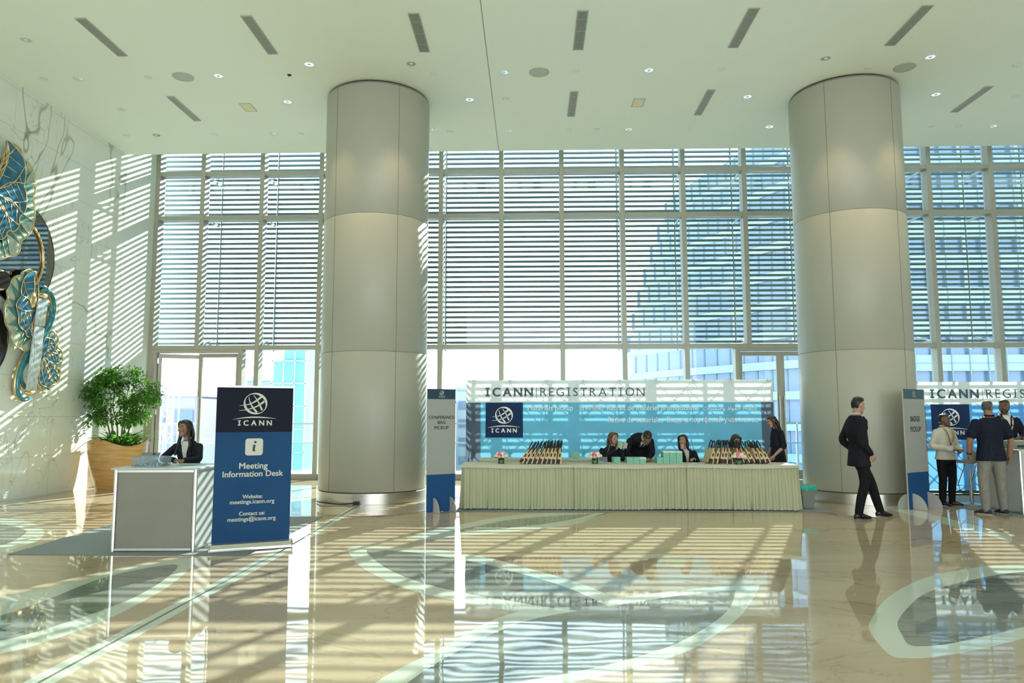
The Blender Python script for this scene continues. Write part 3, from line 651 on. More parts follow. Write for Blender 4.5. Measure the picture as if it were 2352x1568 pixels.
# ---------------------------------------------------------------- roll-up banner
ang = atan2(9.09-8.71, -2.91+3.71)
t = thing('roll_up_banner', 'tall navy and blue roll-up banner reading Meeting Information Desk', 'banner', (-3.31, 8.905, 0.007), ang)
w = 0.435
MB().bx(-w, w, -0.002, 0.002, 1.365, 1.895).build('header_print', 'navy', t); MB().bx(-w, w, -0.002, 0.002, 0.085, 1.365).build('lower_print', 'blue', t)
MB().bx(-w-0.004, w+0.004, -0.012, 0.012, 1.893, 1.918).build('top_rail', 'alu2', t, bevel=0.003)
o = MB(); sec = [(-0.085, 0.0), (0.085, 0.0), (0.085, 0.03), (0.05, 0.075), (0.0, 0.088), (-0.05, 0.075), (-0.085, 0.03)]
o.prism(sec, lambda a, b, q: (q, a, b), -w-0.02, w+0.02).build('base', 'alu2', t, bevel=0.004)
for s in (-1, 1): MB().prism([(a*1.04, b*1.03) for a, b in sec], lambda a, b, q: (q, a, b), s*(w+0.02), s*(w+0.035)).build('end_cap', 'steel', t)
MB().tube([(0, 0.03, 0.08), (0, 0.02, 1.90)], 0.008, 8).build('pole', 'alu2', t)
f = -0.004; o = MB(); emblem(o, 0.0, 1.705, 0.135, f)
o.build('emblem', 'ink_white', t)
def rrect(cx, cz, h, r): return [(cx+sx*(h-r)+r*cos(a0+k*pi/12), cz+sz*(h-r)+r*sin(a0+k*pi/12)) for sx, sz, a0 in ((1, 1, 0), (-1, 1, pi/2), (-1, -1, pi), (1, -1, 1.5*pi)) for k in range(7)]
ic = MB().prism(rrect(0.0, 1.19, 0.10, 0.033), lambda a, b, q: (a, q, b), -0.0045, -0.002).build('icon', 'ink_white', t)
o = MB(); fy = -0.0055; fi = lambda a, b: (a+0.18*(b-1.19), fy, b)
n = 20; o.add([(0.012+0.0145*cos(2*pi*k/n), fy, 1.246+0.0145*sin(2*pi*k/n)) for k in range(n)], [tuple(range(n))])
strip2(o, [(-0.026, 1.205), (-0.006, 1.212), (-0.004, 1.20)], [0.006, 0.010, 0.006], fi)
strip2(o, [(0.0, 1.214), (0.0, 1.18), (0.0, 1.15)], [0.024, 0.026, 0.026], fi)
strip2(o, [(0.002, 1.155), (0.006, 1.144), (0.016, 1.142), (0.030, 1.154)], [0.022, 0.018, 0.010, 0.004], fi)
o.build('icon_letter', 'ink_black', ic)
for s, z, wd, bo in (('Meeting', 0.935, 0.318, 0.014), ('Information Desk', 0.842, 0.68, 0.014), ('Website:', 0.588, 0.222, 0.016), ('meetings.icann.org', 0.527, 0.50, 0.013), ('Contact us:', 0.392, 0.288, 0.016), ('meetings@icann.org', 0.327, 0.54, 0.013)):
    o = MB(); lettering(o, s, 0.0, z, wd, None, bold=bo*1.4, y=f); o.build('text_line', 'ink_white', t)

# ---------------------------------------------------------------- standing sign boards
def totem(label, x, y, rz, wd, lines, hdr, foot_r, footx):
    t = thing('standing_sign', label, 'sign', (x, y, 0.003), rz); h = wd/2
    MB().bx(-h, h, -0.012, 0.012, 0.0, 2.01).build('board', 'board_edge', t)
    MB().bx(-h, h, -0.0135, -0.0115, 1.842, 2.01).build('header_print', hdr, t); MB().bx(-h, h, -0.0135, -0.0115, 0.605, 1.842).build('middle_print', 'board', t); MB().bx(-h, h, -0.0135, -0.0115, 0.0, 0.605).build('lower_print', 'totem_blue', t)
    o = MB(); emblem(o, 0.0, 1.945, 0.040 if wd < 0.55 else 0.036, -0.0145); o.build('emblem', 'ink_white', t)
    for s, z, w_, cap in lines:
        o = MB(); lettering(o, s, 0.0, z, w_, cap, bold=0.022, y=-0.0145); o.build('text_line', 'ink_black', t)
    for fx in footx:
        pl = [(foot_r*cos(pi*k/18), foot_r*sin(pi*k/18)*1.05) for k in range(19)]
        MB().prism(pl, lambda a, b, q: (q, a, b), fx-0.006, fx+0.006).build('foot', 'board_edge', t)
M['totem_blue'] = mat('totem_blue', (0.012, 0.075, 0.22), 0.7, spec=0.25); M['totem_head'] = mat('totem_navy', (0.012, 0.045, 0.085), 0.5); M['totem_teal'] = mat('totem_slate', (0.05, 0.11, 0.15), 0.5)
totem('tall grey sign board reading Conference Bag Pickup beside the first column', -1.50, 12.46, radians(35), 0.53, [('CONFERENCE', 1.515, 0.475, 0.050), ('BAG', 1.432, 0.145, 0.050), ('PICKUP', 1.345, 0.265, 0.050)], 'totem_head', 0.22, (-0.14, 0.17))
totem('tall grey sign board reading Badge Pickup beside the second column', 6.55, 13.00, radians(35), 0.66, [('BADGE', 1.46, 0.29, 0.088), ('PICKUP', 1.285, 0.325, 0.088)], 'totem_teal', 0.25, (-0.21, 0.27))

# ---------------------------------------------------------------- registration walls (pop-up fabric displays)
M['ink_glow'] = mat('print_white_fabric', (0.93, 0.95, 0.94), 0.9, spec=0.1); M['fab_white'] = cloth_trans('fabric_white', (0.80, 0.85, 0.82), (0.82, 0.88, 0.87), 0.36); M['fab_blue'] = cloth_trans('fabric_blue', (0.16, 0.50, 0.70), (0.22, 0.58, 0.82), 0.24)
M['fab_blue2'] = cloth_trans('fabric_mid_blue', (0.12, 0.36, 0.74), (0.17, 0.48, 0.92), 0.34)
M['fab_navy'] = cloth_trans('fabric_navy', (0.05, 0.09, 0.19), (0.10, 0.19, 0.40), 0.5); M['fab_grey'] = cloth_trans('fabric_grey', (0.10, 0.13, 0.18), (0.14, 0.18, 0.24), 0.4)
M['frame_dark'] = mat('frame_dark', (0.05, 0.07, 0.08), 0.5)
def popup(label, x0, y0, cols, blue, ink, zt=2.285):
    W_ = cols*0.735; t = thing('popup_display', label, 'display wall', (x0, y0, 0.007))
    HZ = zt-0.455
    m = MB(); nx = cols*8
    for za, zb, nz in ((HZ, zt, 2),):
        vs = []
        for j in range(nz+1):
            for i in range(nx+1):
                u = i/8; sag = 0.012*sin(pi*(u % 1.0)) if j == nz else 0.0
                vs.append((W_*i/nx, 0.006*sin(pi*(u % 1.0)), za+(zb-za)*j/nz-sag))
        m.add(vs, [(j*(nx+1)+i, j*(nx+1)+i+1, (j+1)*(nx+1)+i+1, (j+1)*(nx+1)+i) for j in range(nz) for i in range(nx)])
    m.build('header_fabric', 'fab_white', t, smooth=True)
    def sheet(xa, xb, za, zb, ym=0.0):
        n = 24; return MB().add([(xa+(xb-xa)*i/n, ym+0.006*sin(pi*(((xa+(xb-xa)*i/n)/0.735) % 1.0)), z) for z in (za, zb) for i in range(n+1)], [(i, i+1, n+2+i, n+1+i) for i in range(n)])
    sheet(0.14, W_-0.14, 0.10, HZ).build('lower_fabric', blue, t, smooth=True)
    sheet(0.0, 0.14, 0.10, HZ).build('edge_fabric', 'fab_grey', t, smooth=True); sheet(W_-0.14, W_, 0.10, HZ).build('edge_fabric', 'fab_grey', t, smooth=True)
    for s, xx in ((-1, 0.0), (1, W_)):
        pts = [(xx+s*0.20*sin(a)*0.9, 0.32*(1-cos(a))) for a in [k*pi/2/8 for k in range(9)]]
        e = MB(); e.add([(a, b, z) for z in (0.10, HZ) for a, b in pts], [(i, i+1, 10+i, 9+i) for i in range(8)]); e.build('end_wrap', 'fab_grey', t, smooth=True)
        e = MB(); e.add([(a, b, z) for z in (HZ, zt-0.005) for a, b in pts], [(i, i+1, 10+i, 9+i) for i in range(8)]); e.build('end_wrap', 'fab_white', t, smooth=True)
    fr = MB(); hub = MB(); rows = [0.10, 0.82, 1.55, zt-0.02]
    for i in range(cols+1):
        for j, z in enumerate(rows):
            for yy in (0.03, 0.33): hub.bxr((i*0.735, yy, z), (0.045, 0.03, 0.045), Matrix.Identity(3))
            if i < cols:
                for yy, zz in ((0.05, 0), (0.31, 0)):
                    if j < len(rows)-1:
                        fr.tube([(i*0.735, yy, z), ((i+1)*0.735, yy, rows[j+1])], 0.008, 5); fr.tube([((i+1)*0.735, yy+0.015, z), (i*0.735, yy+0.015, rows[j+1])], 0.008, 5)
        for j in range(len(rows)-1): fr.tube([(i*0.735, 0.03, rows[j]), (i*0.735, 0.33, rows[j+1])], 0.008, 5); fr.tube([(i*0.735, 0.33, rows[j]), (i*0.735, 0.03, rows[j+1])], 0.008, 5)
    for i in range(0, cols+1, 2): fr.tube([(i*0.735, 0.18, 0.0), (i*0.735, 0.18, 0.10)], 0.02, 6)
    fr.build('scissor_frame', 'alu2', t); hub.build('frame_hubs', 'frame_dark', t)
    MB().bx(0.0, W_, 0.0, 0.36, 0.04, 0.095).build('base_rail', 'frame_dark', t)
    fd = -0.012
    MB().bx(0.24, 0.24+0.75, -0.006, -0.003, HZ-0.70, HZ).build('emblem_panel', 'fab_navy', t)
    o = MB(); emblem(o, 0.61, HZ-0.255, 0.178, fd); o.build('emblem', 'ink_glow', t)
    o = MB(); zt_ = HZ+0.125
    spaced(o, 'ICANN', 0.235, zt_, 0.95, 0.172, 0.032, fd, 0.045); o.build('heading_bold', ink, t)
    o = MB(); o.bx(1.262, 1.272, fd-0.001, fd, zt_-0.04, zt_+0.175); spaced(o, 'REGISTRATION', 1.34, zt_, 2.09, 0.172, -0.004, fd, 0.022); o.build('heading_light', ink, t)
    return t, HZ, fd
bw1, HZ, fd = popup('fabric registration wall with teal-blue multilingual materials pickup panel behind the tables', -1.158, 15.05, 8, 'fab_blue', 'ink_grey')
X0 = 1.158; cap = 0.105; z1, z2 = 1.672, 1.432
AR = ''.join(chr(c) for c in (0xFE95,0xFE8D,0xFEAE,0xFEB8,0xFEE8,0xFEDF,0xFE8D,0xFEED,0x20,0xFEA9,0xFE8D,0xFEEE,0xFEE4,0xFEDF,0xFE8D,0x20,0xFEC1,0xFE8E,0xFED8,0xFE98,0xFEDF,0xFE87))
for s, u, z, wd, c_, bo in (('Materials pickup', -0.072, z1, 0.91, cap, 0.008), ('资料领取', 0.955, z1, 0.495, None, 0.004), ('Retrait de matériel promotionnel', 1.516, z1, 1.82, cap, 0.010), (AR, 3.423, z1, 1.07, None, 0.012), ('Retiro de materiales', 1.53, z2, 1.10, cap, 0.010), ('Выдача портфелей участников', 2.705, z2, 1.80, cap, 0.008)):
    o = MB(); lettering(o, s, X0+u, z, wd, c_, 'L', bold=bo, y=fd-0.004)
    o.build('text_line', 'ink_glow', bw1)
popup('fabric registration wall with brighter blue panel behind the badge counter', 7.70, 15.10, 5, 'fab_blue2', 'totem_teal', 2.235)

# ---------------------------------------------------------------- skirted tables
M['linen'] = noisecol('cream_linen', (0.45, 0.47, 0.30), (0.48, 0.49, 0.325), 2, 0.85, bump=0.08, bscale=120)
M['linen_top'] = noisecol('cream_table_top', (0.52, 0.54, 0.42), (0.54, 0.56, 0.44), 2, 0.7)
def skirted_table(x0, x1, y0, y1, label, group=None, seed=0, drape=False, ztop=0.745, ends=(1, 1)):
    t = thing('skirted_table', label, 'table', ((x0+x1)/2, y0, 0.007), 0, group); w = (x1-x0)/2; dp = y1-y0; rr = random.Random(seed)
    MB().bx(-w+0.004, w-0.004, 0.0, dp, ztop-0.03, ztop-0.006).build('table_top', 'linen_top', t)
    # top cloth with a short, slightly scalloped overhang
    m = MB(); n = 60; rings = []
    for k in range(n+1):
        u = -w+2*w*k/n; q = 0.045+0.02*(0.5-0.5*cos(2*pi*k/n))*(1 if not drape else 1.6*(k/n))
        rings.append([(u, -0.060, ztop-q), (u, -0.058, ztop-0.006), (u, -0.050, ztop), (u, dp, ztop), (u, dp+0.008, ztop-0.05)])
    vs = [p for r_ in rings for p in r_]; m.add(vs, [(5*k+i, 5*k+i+1, 5*(k+1)+i+1, 5*(k+1)+i) for k in range(n) for i in range(4)])
    m.build('top_cloth', 'linen_top', t, smooth='auto')
    # pleated skirt on the front and both ends
    path = []; 
    def seg(a, b, nrm, st):
        L = (Vector(b)-Vector(a)).length; k = max(2, round(L/0.105))
        for i in range(k*8):
            f_ = i/(k*8); p = Vector(a).lerp(Vector(b), f_); ph = (i % 8)/8; path.append((p, nrm, ph, rr.random() if i % 8 == 0 else path[-1][3]))
        path.append((Vector(b), nrm, 0.99, 0.5))
    if ends[0]: seg((-w+0.04, dp*0.9), (-w+0.04, 0.0), Vector((-1, 0)), 0)
    seg((-w+0.04*ends[0], 0.0), (w-0.04*ends[1], 0.0), Vector((0, -1)), 1)
    if ends[1]: seg((w-0.04, 0.0), (w-0.04, dp*0.9), Vector((1, 0)), 2)
    rows = 7; vs = []
    ampj = [rr.uniform(0.7, 1.3) for _ in path]
    for j in range(rows):
        h = j/(rows-1)
        for (p, nrm, ph, rnd) in path:
            fold = (0.048*sin(pi*min(1, ph*1.6))**0.7 if ph < 0.62 else 0.0)*(0.6+0.6*h)*(0.75+0.5*rnd)
            fl = 0.010+0.012*h+0.010*h*sin(p.x*5+seed)
            q = p+nrm*(fl+fold) + Vector((nrm.y, -nrm.x))*(0.02*h*(rnd-0.5) if abs(p.x) < w-0.06 else 0.0)
            if drape and p.x > w-0.75 and nrm.y < 0: q += nrm*0.05*h*((p.x-w+0.75)/0.75)
            vs.append((q.x, q.y, (ztop-0.03)*(1-h)+0.015*h+0.02*h*max(0, sin(p.x*2.1+seed*3))*0.5))
    nn = len(path); MB().add(vs, [(j*nn+i, j*nn+i+1, (j+1)*nn+i+1, (j+1)*nn+i) for j in range(rows-1) for i in range(nn-1)]).build('skirt', 'linen', t, smooth=True)
    for x in (-w+0.12, w-0.12):
        for y in (0.10, dp-0.06): MB().tube([(x, y, 0.0), (x, y, ztop-0.03)], 0.016, 8).build('leg', 'dark_plastic', t)
    return t
FT = [(-1.18, 0.703), (0.705, 2.569), (2.571, 4.42)]
skirted_table(*FT[0], 12.66, 13.38, 'cream pleat-skirted table nearest the bag pickup sign', seed=1, ends=(1, 0))
skirted_table(*FT[1], 12.64, 13.36, 'cream pleat-skirted table with the mint boxes on it', seed=2, ends=(0, 0))
skirted_table(*FT[2], 12.62, 13.34, 'cream pleat-skirted table with the larger group of tote bags and draped corner', seed=3, drape=True, ends=(0, 1))
skirted_table(-0.98, 0.864, 14.05, 14.6, 'rear cream skirted table before the left part of the registration wall', seed=4, ztop=0.76, ends=(1, 0))
skirted_table(0.866, 2.724, 14.05, 14.6, 'rear cream skirted table behind the bending man', seed=5, ztop=0.76, ends=(0, 0))
skirted_table(2.726, 4.0, 14.05, 14.6, 'rear cream skirted table behind the woman hidden by tote bags', seed=6, ztop=0.76, ends=(0, 1))
TT = 0.007+0.745
# ---------------------------------------------------------------- flower vases
M['vase'] = mat('dark_green_vase', (0.018, 0.05, 0.025), 0.12); M['leafband'] = mat('leaf_band', (0.06, 0.16, 0.03), 0.4)
FLC = {'pink': (0.78, 0.16, 0.24), 'white': (0.80, 0.77, 0.68), 'cream': (0.76, 0.70, 0.45), 'rose': (0.72, 0.36, 0.42)}
for k, c in FLC.items(): M['fl_'+k] = noisecol('petal_'+k, c, tuple(min(1, a*1.15+0.05) for a in c), 30, 0.7)
M['flleaf'] = mat('bouquet_leaf', (0.04, 0.12, 0.03), 0.5)
def rose(mb, c, r, rng):
    for lay, (n, rad, tl) in enumerate(((5, 1.0, 0.5), (4, 0.72, 0.9), (3, 0.42, 1.25))):
        for k in range(n):
            a = 2*pi*k/n+rng.uniform(0, 1); d = Vector((cos(a), sin(a), 0)); up = Vector((0, 0, 1))
            Rm = Matrix((d, up.cross(d), up)).transposed(); Rr = Rm @ Matrix.Rotation(-tl*0.6, 3, 'Y')
            mb.ell(Vector(c)+d*r*rad*0.5+up*r*0.15*lay, (r*0.30, r*0.5, r*0.55), Rr, 7, 5)
def bouquet(x, y, label, seed):
    rng = random.Random(seed); t = thing('flower_vase', label, 'flower vase', (x, y, TT), rng.uniform(-0.1, 0.1))
    MB().lathe([(0.050, 0.0), (0.055, 0.004), (0.055, 0.088), (0.052, 0.092)], seg=24).build('vase', 'vase', t, smooth='auto')
    MB().lathe([(0.0555, 0.025), (0.0562, 0.045), (0.0555, 0.06)], seg=24, caps=False).build('leaf_band', 'leafband', t)
    kinds = ['white', 'white', 'cream', 'rose', 'white', 'cream']
    pos = [(0, -0.02, 0.185)]
    for ring, (n, r_, z) in enumerate(((6, 0.055, 0.165), (9, 0.095, 0.125))):
        for k in range(n): a = 2*pi*k/n+ring*0.3; pos.append((r_*cos(a), r_*sin(a), z+rng.uniform(-0.01, 0.01)))
    for k, p in enumerate(pos):
        m = MB(); c = ('pink' if k in (0, 5) else 'rose' if k in (9, 13) else rng.choice(kinds)); rose(m, p, 0.040, rng); m.build('flower', 'fl_'+c, t, smooth=True)
    g = MB()
    for k in range(16):
        a = rng.uniform(0, 2*pi); e = Vector((cos(a), sin(a), 0)); b = e*0.05+Vector((0, 0, 0.10)); tip = e*rng.uniform(0.11, 0.14)+Vector((0, 0, rng.uniform(0.09, 0.14))); s = e.cross(Vector((0, 0, 1)))*0.018; mid = (b+tip)/2+Vector((0, 0, 0.015))
        g.add([b, mid+s, tip, mid-s], [(0, 1, 2, 3)])
    g.build('leaves', 'flleaf', t)
bouquet(-0.521, 12.95, 'pink and white flowers in a dark green vase, alone at the left table', 1)
bouquet(1.084, 12.90, 'pink and white flowers in a dark green vase beside the clear sign holder', 2)
bouquet(3.482, 12.76, 'pink and white flowers in a dark green vase in front of tote bags', 3)
# ---------------------------------------------------------------- mint boxes and small items
M['mint'] = noisecol('mint_card', (0.20, 0.50, 0.37), (0.23, 0.53, 0.40), 2, 0.55); M['mint_line'] = mat('mint_print', (0.10, 0.32, 0.24), 0.6); M['mint_top'] = mat('mint_top', (0.70, 0.75, 0.70), 0.5)
def mint_box(x, y, z, label, rz=0.0, w=0.107, h=0.103, d=0.125, top=False):
    t = thing('mint_box', label, 'box', (x, y, z), rz, None)
    MB().bx(-w/2+0.001, w/2-0.001, 0, d, 0, h-0.012).build('carton', 'mint', t, bevel=0.0015)
    MB().bx(-w/2, w/2, -0.001, d+0.001, h-0.022, h-0.0005).build('lid', 'mint_top' if top else 'mint', t, bevel=0.0015)
    o = MB(); o.bx(-0.022, 0.022, -0.002, -0.0005, h*0.42, h*0.45); o.bx(-0.014, 0.014, -0.002, -0.0005, h*0.36, h*0.38); o.build('print', 'mint_line', t)
mint_box(1.478, 13.02, TT, 'single mint-green box on the table before the woman holding a package', 0.25, 0.115, 0.105)
for i, nm in enumerate(('left end', 'middle', 'right end')):
    mint_box(1.690+0.110*i, 12.96, TT, 'mint-green box at the %s of the low row of three, front line' % nm, w=0.108, top=(i == 2))
    mint_box(1.690+0.110*i, 13.09, TT, 'mint-green box at the %s of the low row of three, rear line' % nm, w=0.108)
for i in range(4):
    mint_box(2.200+0.110*i, 12.96, TT, 'bottom mint box, %s from the left in the stepped stack, front line' % ORD[i])
    mint_box(2.200+0.110*i, 13.09, TT, 'bottom mint box, %s from the left in the stepped stack, rear line' % ORD[i])
for i in range(3):
    mint_box(2.310+0.110*i, 12.96, TT+0.1035, 'upper mint box, %s from the left on the stepped stack, front line' % ORD[i], top=True)
    mint_box(2.310+0.110*i, 13.09, TT+0.1035, 'upper mint box, %s from the left on the stepped stack, rear line' % ORD[i], top=True)
M['acrylic'] = glassmat('clear_acrylic', (0.85, 0.92, 0.97), 0.6, milk=0.12)
t = thing('sign_holder', 'clear acrylic sign holder lying low beside the middle flower vase', 'sign holder', (1.225, 12.98, TT), 0.05)
MB().bxr((0, 0.0, 0.055), (0.16, 0.006, 0.11), Matrix.Rotation(-0.2, 3, 'X')).build('face', 'acrylic', t); MB().bx(-0.08, 0.08, -0.01, 0.07, 0, 0.005).build('foot', 'acrylic', t)
M['cardblue'] = mat('card_blue', (0.10, 0.38, 0.62), 0.4); M['cardpink'] = mat('card_pink', (0.62, 0.28, 0.30), 0.4)
t = thing('card_stack', 'small stack of blue and red cards left of the larger bag group', 'cards', (2.90, 13.0, TT), 0.1)
MB().bx(-0.06, 0.06, -0.04, 0.04, 0, 0.008).build('cards', 'cardpink', t); MB().bx(-0.058, 0.058, -0.038, 0.038, 0.008, 0.014).build('top_card', 'cardblue', t)
t = thing('paper_pad', 'flat pale blue papers on the table right of the stacked mint boxes', 'papers', (2.72, 12.9, TT), 0.1)
MB().bx(-0.09, 0.09, -0.06, 0.06, 0, 0.004).build('sheet', 'cardblue', t); MB().bx(-0.08, 0.10, -0.05, 0.07, 0.004, 0.007).build('sheet', 'paper', t)
t = thing('table_tag', 'small green card standing on the rear table left of the woman with brown hair', 'card', (0.83, 14.2, 0.767), 0)
MB().bxr((0, 0, 0.075), (0.125, 0.004, 0.12), Matrix.Rotation(-0.12, 3, 'X')).build('card', 'mint', t); MB().bx(-0.03, 0.03, -0.02, 0.04, 0, 0.014).build('foot', 'mint_line', t)
# ---------------------------------------------------------------- tote bags
M['canvas'] = noisecol('natural_canvas', (0.62, 0.47, 0.26), (0.68, 0.53, 0.31), 30, 0.85, bump=0.1, bscale=300); M['bagblack'] = mat('black_webbing', (0.012, 0.012, 0.015), 0.6)
def tote():
    t = thing('tote_bag', 'x', 'bag')
    d, h = 0.19, 0.262; prof = [(0.0, 0.036), (0.04, 0.038), (0.12, 0.034), (0.20, 0.024), (h, 0.013)]
    rg = []
    for z, hw in prof:
        yy = d*(1-0.04*z/h); rg.append([(-hw, -yy, z), (hw*0.9, -yy, z), (hw, -yy+0.02, z), (hw, yy-0.02, z), (hw*0.9, yy, z), (-hw, yy, z), (-hw-0.003, 0, z)])
    MB().loft(rg).build('body', 'canvas', t, smooth='auto')
    e = 0.0025
    MB().loft([[(-hw-e, -d-e, z), (hw*0.35, -d-e, z), (hw*0.35, -d+0.06, z), (-hw-e, -d+0.06, z)] for z, hw in ((0.002, 0.036), (0.075, 0.036))]).build('corner_patch', 'bagblack', t)
    MB().loft([[(0.002, -d-e+0.004*z, z), (0.016, -d-e+0.004*z, z), (0.016, -d+0.02, z), (0.002, -d+0.02, z)] for z in (0.205, 0.272)]).build('tab', 'bagblack', t)
    o = MB(); o.ell((-0.004, -d-0.0005, 0.145), (0.013, 0.004, 0.034), None, 12, 8); o.build('side_mark', 'bagblack', t)
    for s in (-1, 1):
        p = [(s*0.014, y, z) for y, z in ((-0.085, 0.14), (-0.085, 0.25), (-0.075, 0.32), (-0.04, 0.375), (0.0, 0.39), (0.04, 0.375), (0.075, 0.32), (0.085, 0.25), (0.085, 0.14))]
        p = [(x+s*0.012*max(0, (z-0.25)/0.14), y, z) for x, y, z in p]
        MB().tube(spline(p, 4, False), 0.011, 6, flat=0.45, up=(1, 0, 0)).build('handle', 'bagblack', t, smooth=True)
    return t
bag0 = tote(); fb = True
def place_bag(x, y, lean, rz, label, group):
    global fb
    o = bag0 if fb else copy_tree(bag0); fb = False
    hw = 0.037; o.rotation_euler = (0, lean, rz); o.location = (x, y, TT+0.002+hw*abs(sin(lean))); o['label'] = label; o['group'] = group
rg = random.Random(3)
for i in range(9):
    ln = radians(33-3.2*i+rg.uniform(-2, 2))
    place_bag(-0.17+0.078*i, 12.96+rg.uniform(-0.015, 0.015), ln, rg.uniform(-0.10, 0.10), 'canvas tote bag leaning on the first table, %s from the lone flower vase' % ORD[i], 'tote bags on the first table')
for i in range(11):
    ln = radians([14, 17, 7, 3, -4, -20, -24, -26, -22, -24, -26][i]+rg.uniform(-2, 2))
    xx = 3.03+0.088*i+(0.10 if i > 4 else 0)
    place_bag(xx, 13.02+rg.uniform(-0.015, 0.015), ln, rg.uniform(-0.10, 0.10), 'canvas tote bag on the draped table, %s from the mint boxes' % ORD[i], 'tote bags on the draped table')
# ---------------------------------------------------------------- waste bin, cable
M['bingrey'] = mat('bin_grey', (0.22, 0.23, 0.20), 0.5); M['binbag'] = noisecol('teal_liner', (0.02, 0.36, 0.30), (0.05, 0.46, 0.38), 20, 0.35, bump=0.4, bscale=30)
t = thing('waste_bin', 'grey waste bin with teal liner at the end of the skirted tables', 'waste bin', (4.66, 12.98, 0.007))
MB().loft([[(sx*a, sy*b, z) for sx, sy in ((-1, -1), (1, -1), (1, 1), (-1, 1))] for z, a, b in ((0, 0.09, 0.10), (0.38, 0.125, 0.14))]).build('bucket', 'bingrey', t, bevel=0.015)
o = MB(); rr = random.Random(2); R1 = []
for z, a in ((0.30, 0.133), (0.35, 0.137), (0.39, 0.138), (0.385, 0.12), (0.33, 0.10)):
    R1.append([(a*1.02*max(-1, min(1, 1.35*cos(2*pi*k/28)))+rr.uniform(-.004, .004), a*1.12*max(-1, min(1, 1.35*sin(2*pi*k/28)))+rr.uniform(-.004, .004), z+rr.uniform(-.012, .012)) for k in range(28)])
o.loft(R1, caps=False).build('liner', 'binbag', t, smooth=True)
t = thing('power_cable', 'black cable with plug box running along the foot of the first column', 'cable', (-3.1, 13.33, 0.003))
pts = spline([(-0.80, 0.36, 0.02), (-0.62, 0.12, 0.03), (-0.30, 0.02, 0.012), (-0.05, -0.02, 0.03)], 6, False)
MB().tube(pts, 0.011, 6).build('cord', 'bagblack', t, smooth=True); MB().bxr((0.0, -0.01, 0.03), (0.11, 0.05, 0.06), rotz(0.2)).build('plug_box', 'bagblack', t, bevel=0.006)
# ---------------------------------------------------------------- badge counter, stool, printer
t = thing('badge_counter', 'white panelled counter with aluminium posts carrying the grey printer', 'counter', (7.74, 12.16, 0.007), radians(4))
WD, DD, HD = 1.6, 0.95, 0.99
for x, y in ((0.024, 0.024), (WD-0.024, 0.024), (0.024, DD-0.024), (WD-0.024, DD-0.024)): MB().tube([(x, y, 0.0), (x, y, HD)], 0.024, 8).build('post', 'alu2', t)
MB().bx(0.05, WD-0.05, 0.018, 0.028, 0.035, HD-0.03).build('front_panel', 'panel_white', t); MB().bx(0.018, 0.028, 0.05, DD-0.05, 0.035, HD-0.03).build('side_panel', 'panel_white', t)
r = MB()
for z in (0.012, HD-0.03): r.bx(0.045, WD-0.045, 0.010, 0.038, z, z+0.026); r.bx(0.010, 0.038, 0.045, DD-0.045, z, z+0.026)
r.build('rail', 'alu2', t); MB().bx(-0.02, WD+0.02, -0.02, DD+0.02, HD, HD+0.022).build('desk_top', 'panel_white', t, bevel=0.003)
CT = 0.007+HD+0.022
t = thing('printer', 'grey badge printer on the white counter before the bearded man', 'printer', (8.02, 12.66, CT), radians(6))
MB().loft([[(-a, -b, z), (a, -b, z), (a, b, z), (-a, b, z)] for z, a, b in ((0, 0.20, 0.17), (0.07, 0.20, 0.17), (0.12, 0.18, 0.13))]).build('body', 'grey_plastic', t, bevel=0.01)
MB().loft([[(-a, -b, z), (a, -b, z), (a, b, z), (-a, b, z)] for z, a, b in ((0.121, 0.178, 0.12), (0.135, 0.165, 0.10))]).build('lid', 'board_edge', t, bevel=0.004)
MB().bx(-0.12, 0.12, -0.176, -0.169, 0.025, 0.06).build('slot', 'ink_black', t); MB().bx(-0.203, -0.199, -0.10, -0.05, 0.02, 0.06).build('side_label', 'cardpink', t)
M['yellowcard'] = mat('yellow_card', (0.70, 0.58, 0.20), 0.6)
t = thing('card_tray', 'tray of pale yellow cards at the counter edge in front of the printer', 'card tray', (8.10, 12.25, CT), 0.1)
MB().bx(-0.11, 0.11, -0.06, 0.06, 0, 0.02).build('tray', 'grey_plastic', t); MB().bx(-0.10, 0.10, -0.05, 0.05, 0.02, 0.07).build('cards', 'yellowcard', t)
M['stoolwhite'] = mat('stool_white', (0.66, 0.66, 0.60), 0.3)
t = thing('bar_stool', 'white shell bar stool with chrome column behind the man in navy shirt', 'stool', (7.75, 13.55, 0.007), radians(200))
rg = []
for k in range(11):
    a = k/10; y = -0.20+0.42*a; zb = 0.73+0.006*0+(0.20*max(0, (a-0.62)/0.38)**1.4); hw = 0.20-0.03*max(0, (a-0.6))
    rg.append([(hw*c, y, zb+0.05*abs(c)**3) for c in (-1, -0.75, -0.4, 0, 0.4, 0.75, 1)]+[(hw*c*0.96, y+0.004, zb-0.022+0.05*abs(c)**3) for c in (1, 0.75, 0.4, 0, -0.4, -0.75, -1)])
MB().loft(rg).build('seat', 'stoolwhite', t, smooth='auto')
MB().lathe([(0.028, 0.02), (0.028, 0.42), (0.020, 0.43), (0.020, 0.715)], seg=16).build('column', 'steel', t, smooth='auto')
MB().lathe([(0.205, 0.0), (0.205, 0.008), (0.12, 0.022), (0.03, 0.04)], seg=32).build('base', 'steel', t, smooth='auto')
MB().tube([(-0.13, 0.02, 0.70), (-0.15, -0.14, 0.32), (0.15, -0.14, 0.32), (0.13, 0.02, 0.70)], 0.009, 8).build('foot_rest', 'steel', t, smooth='auto')

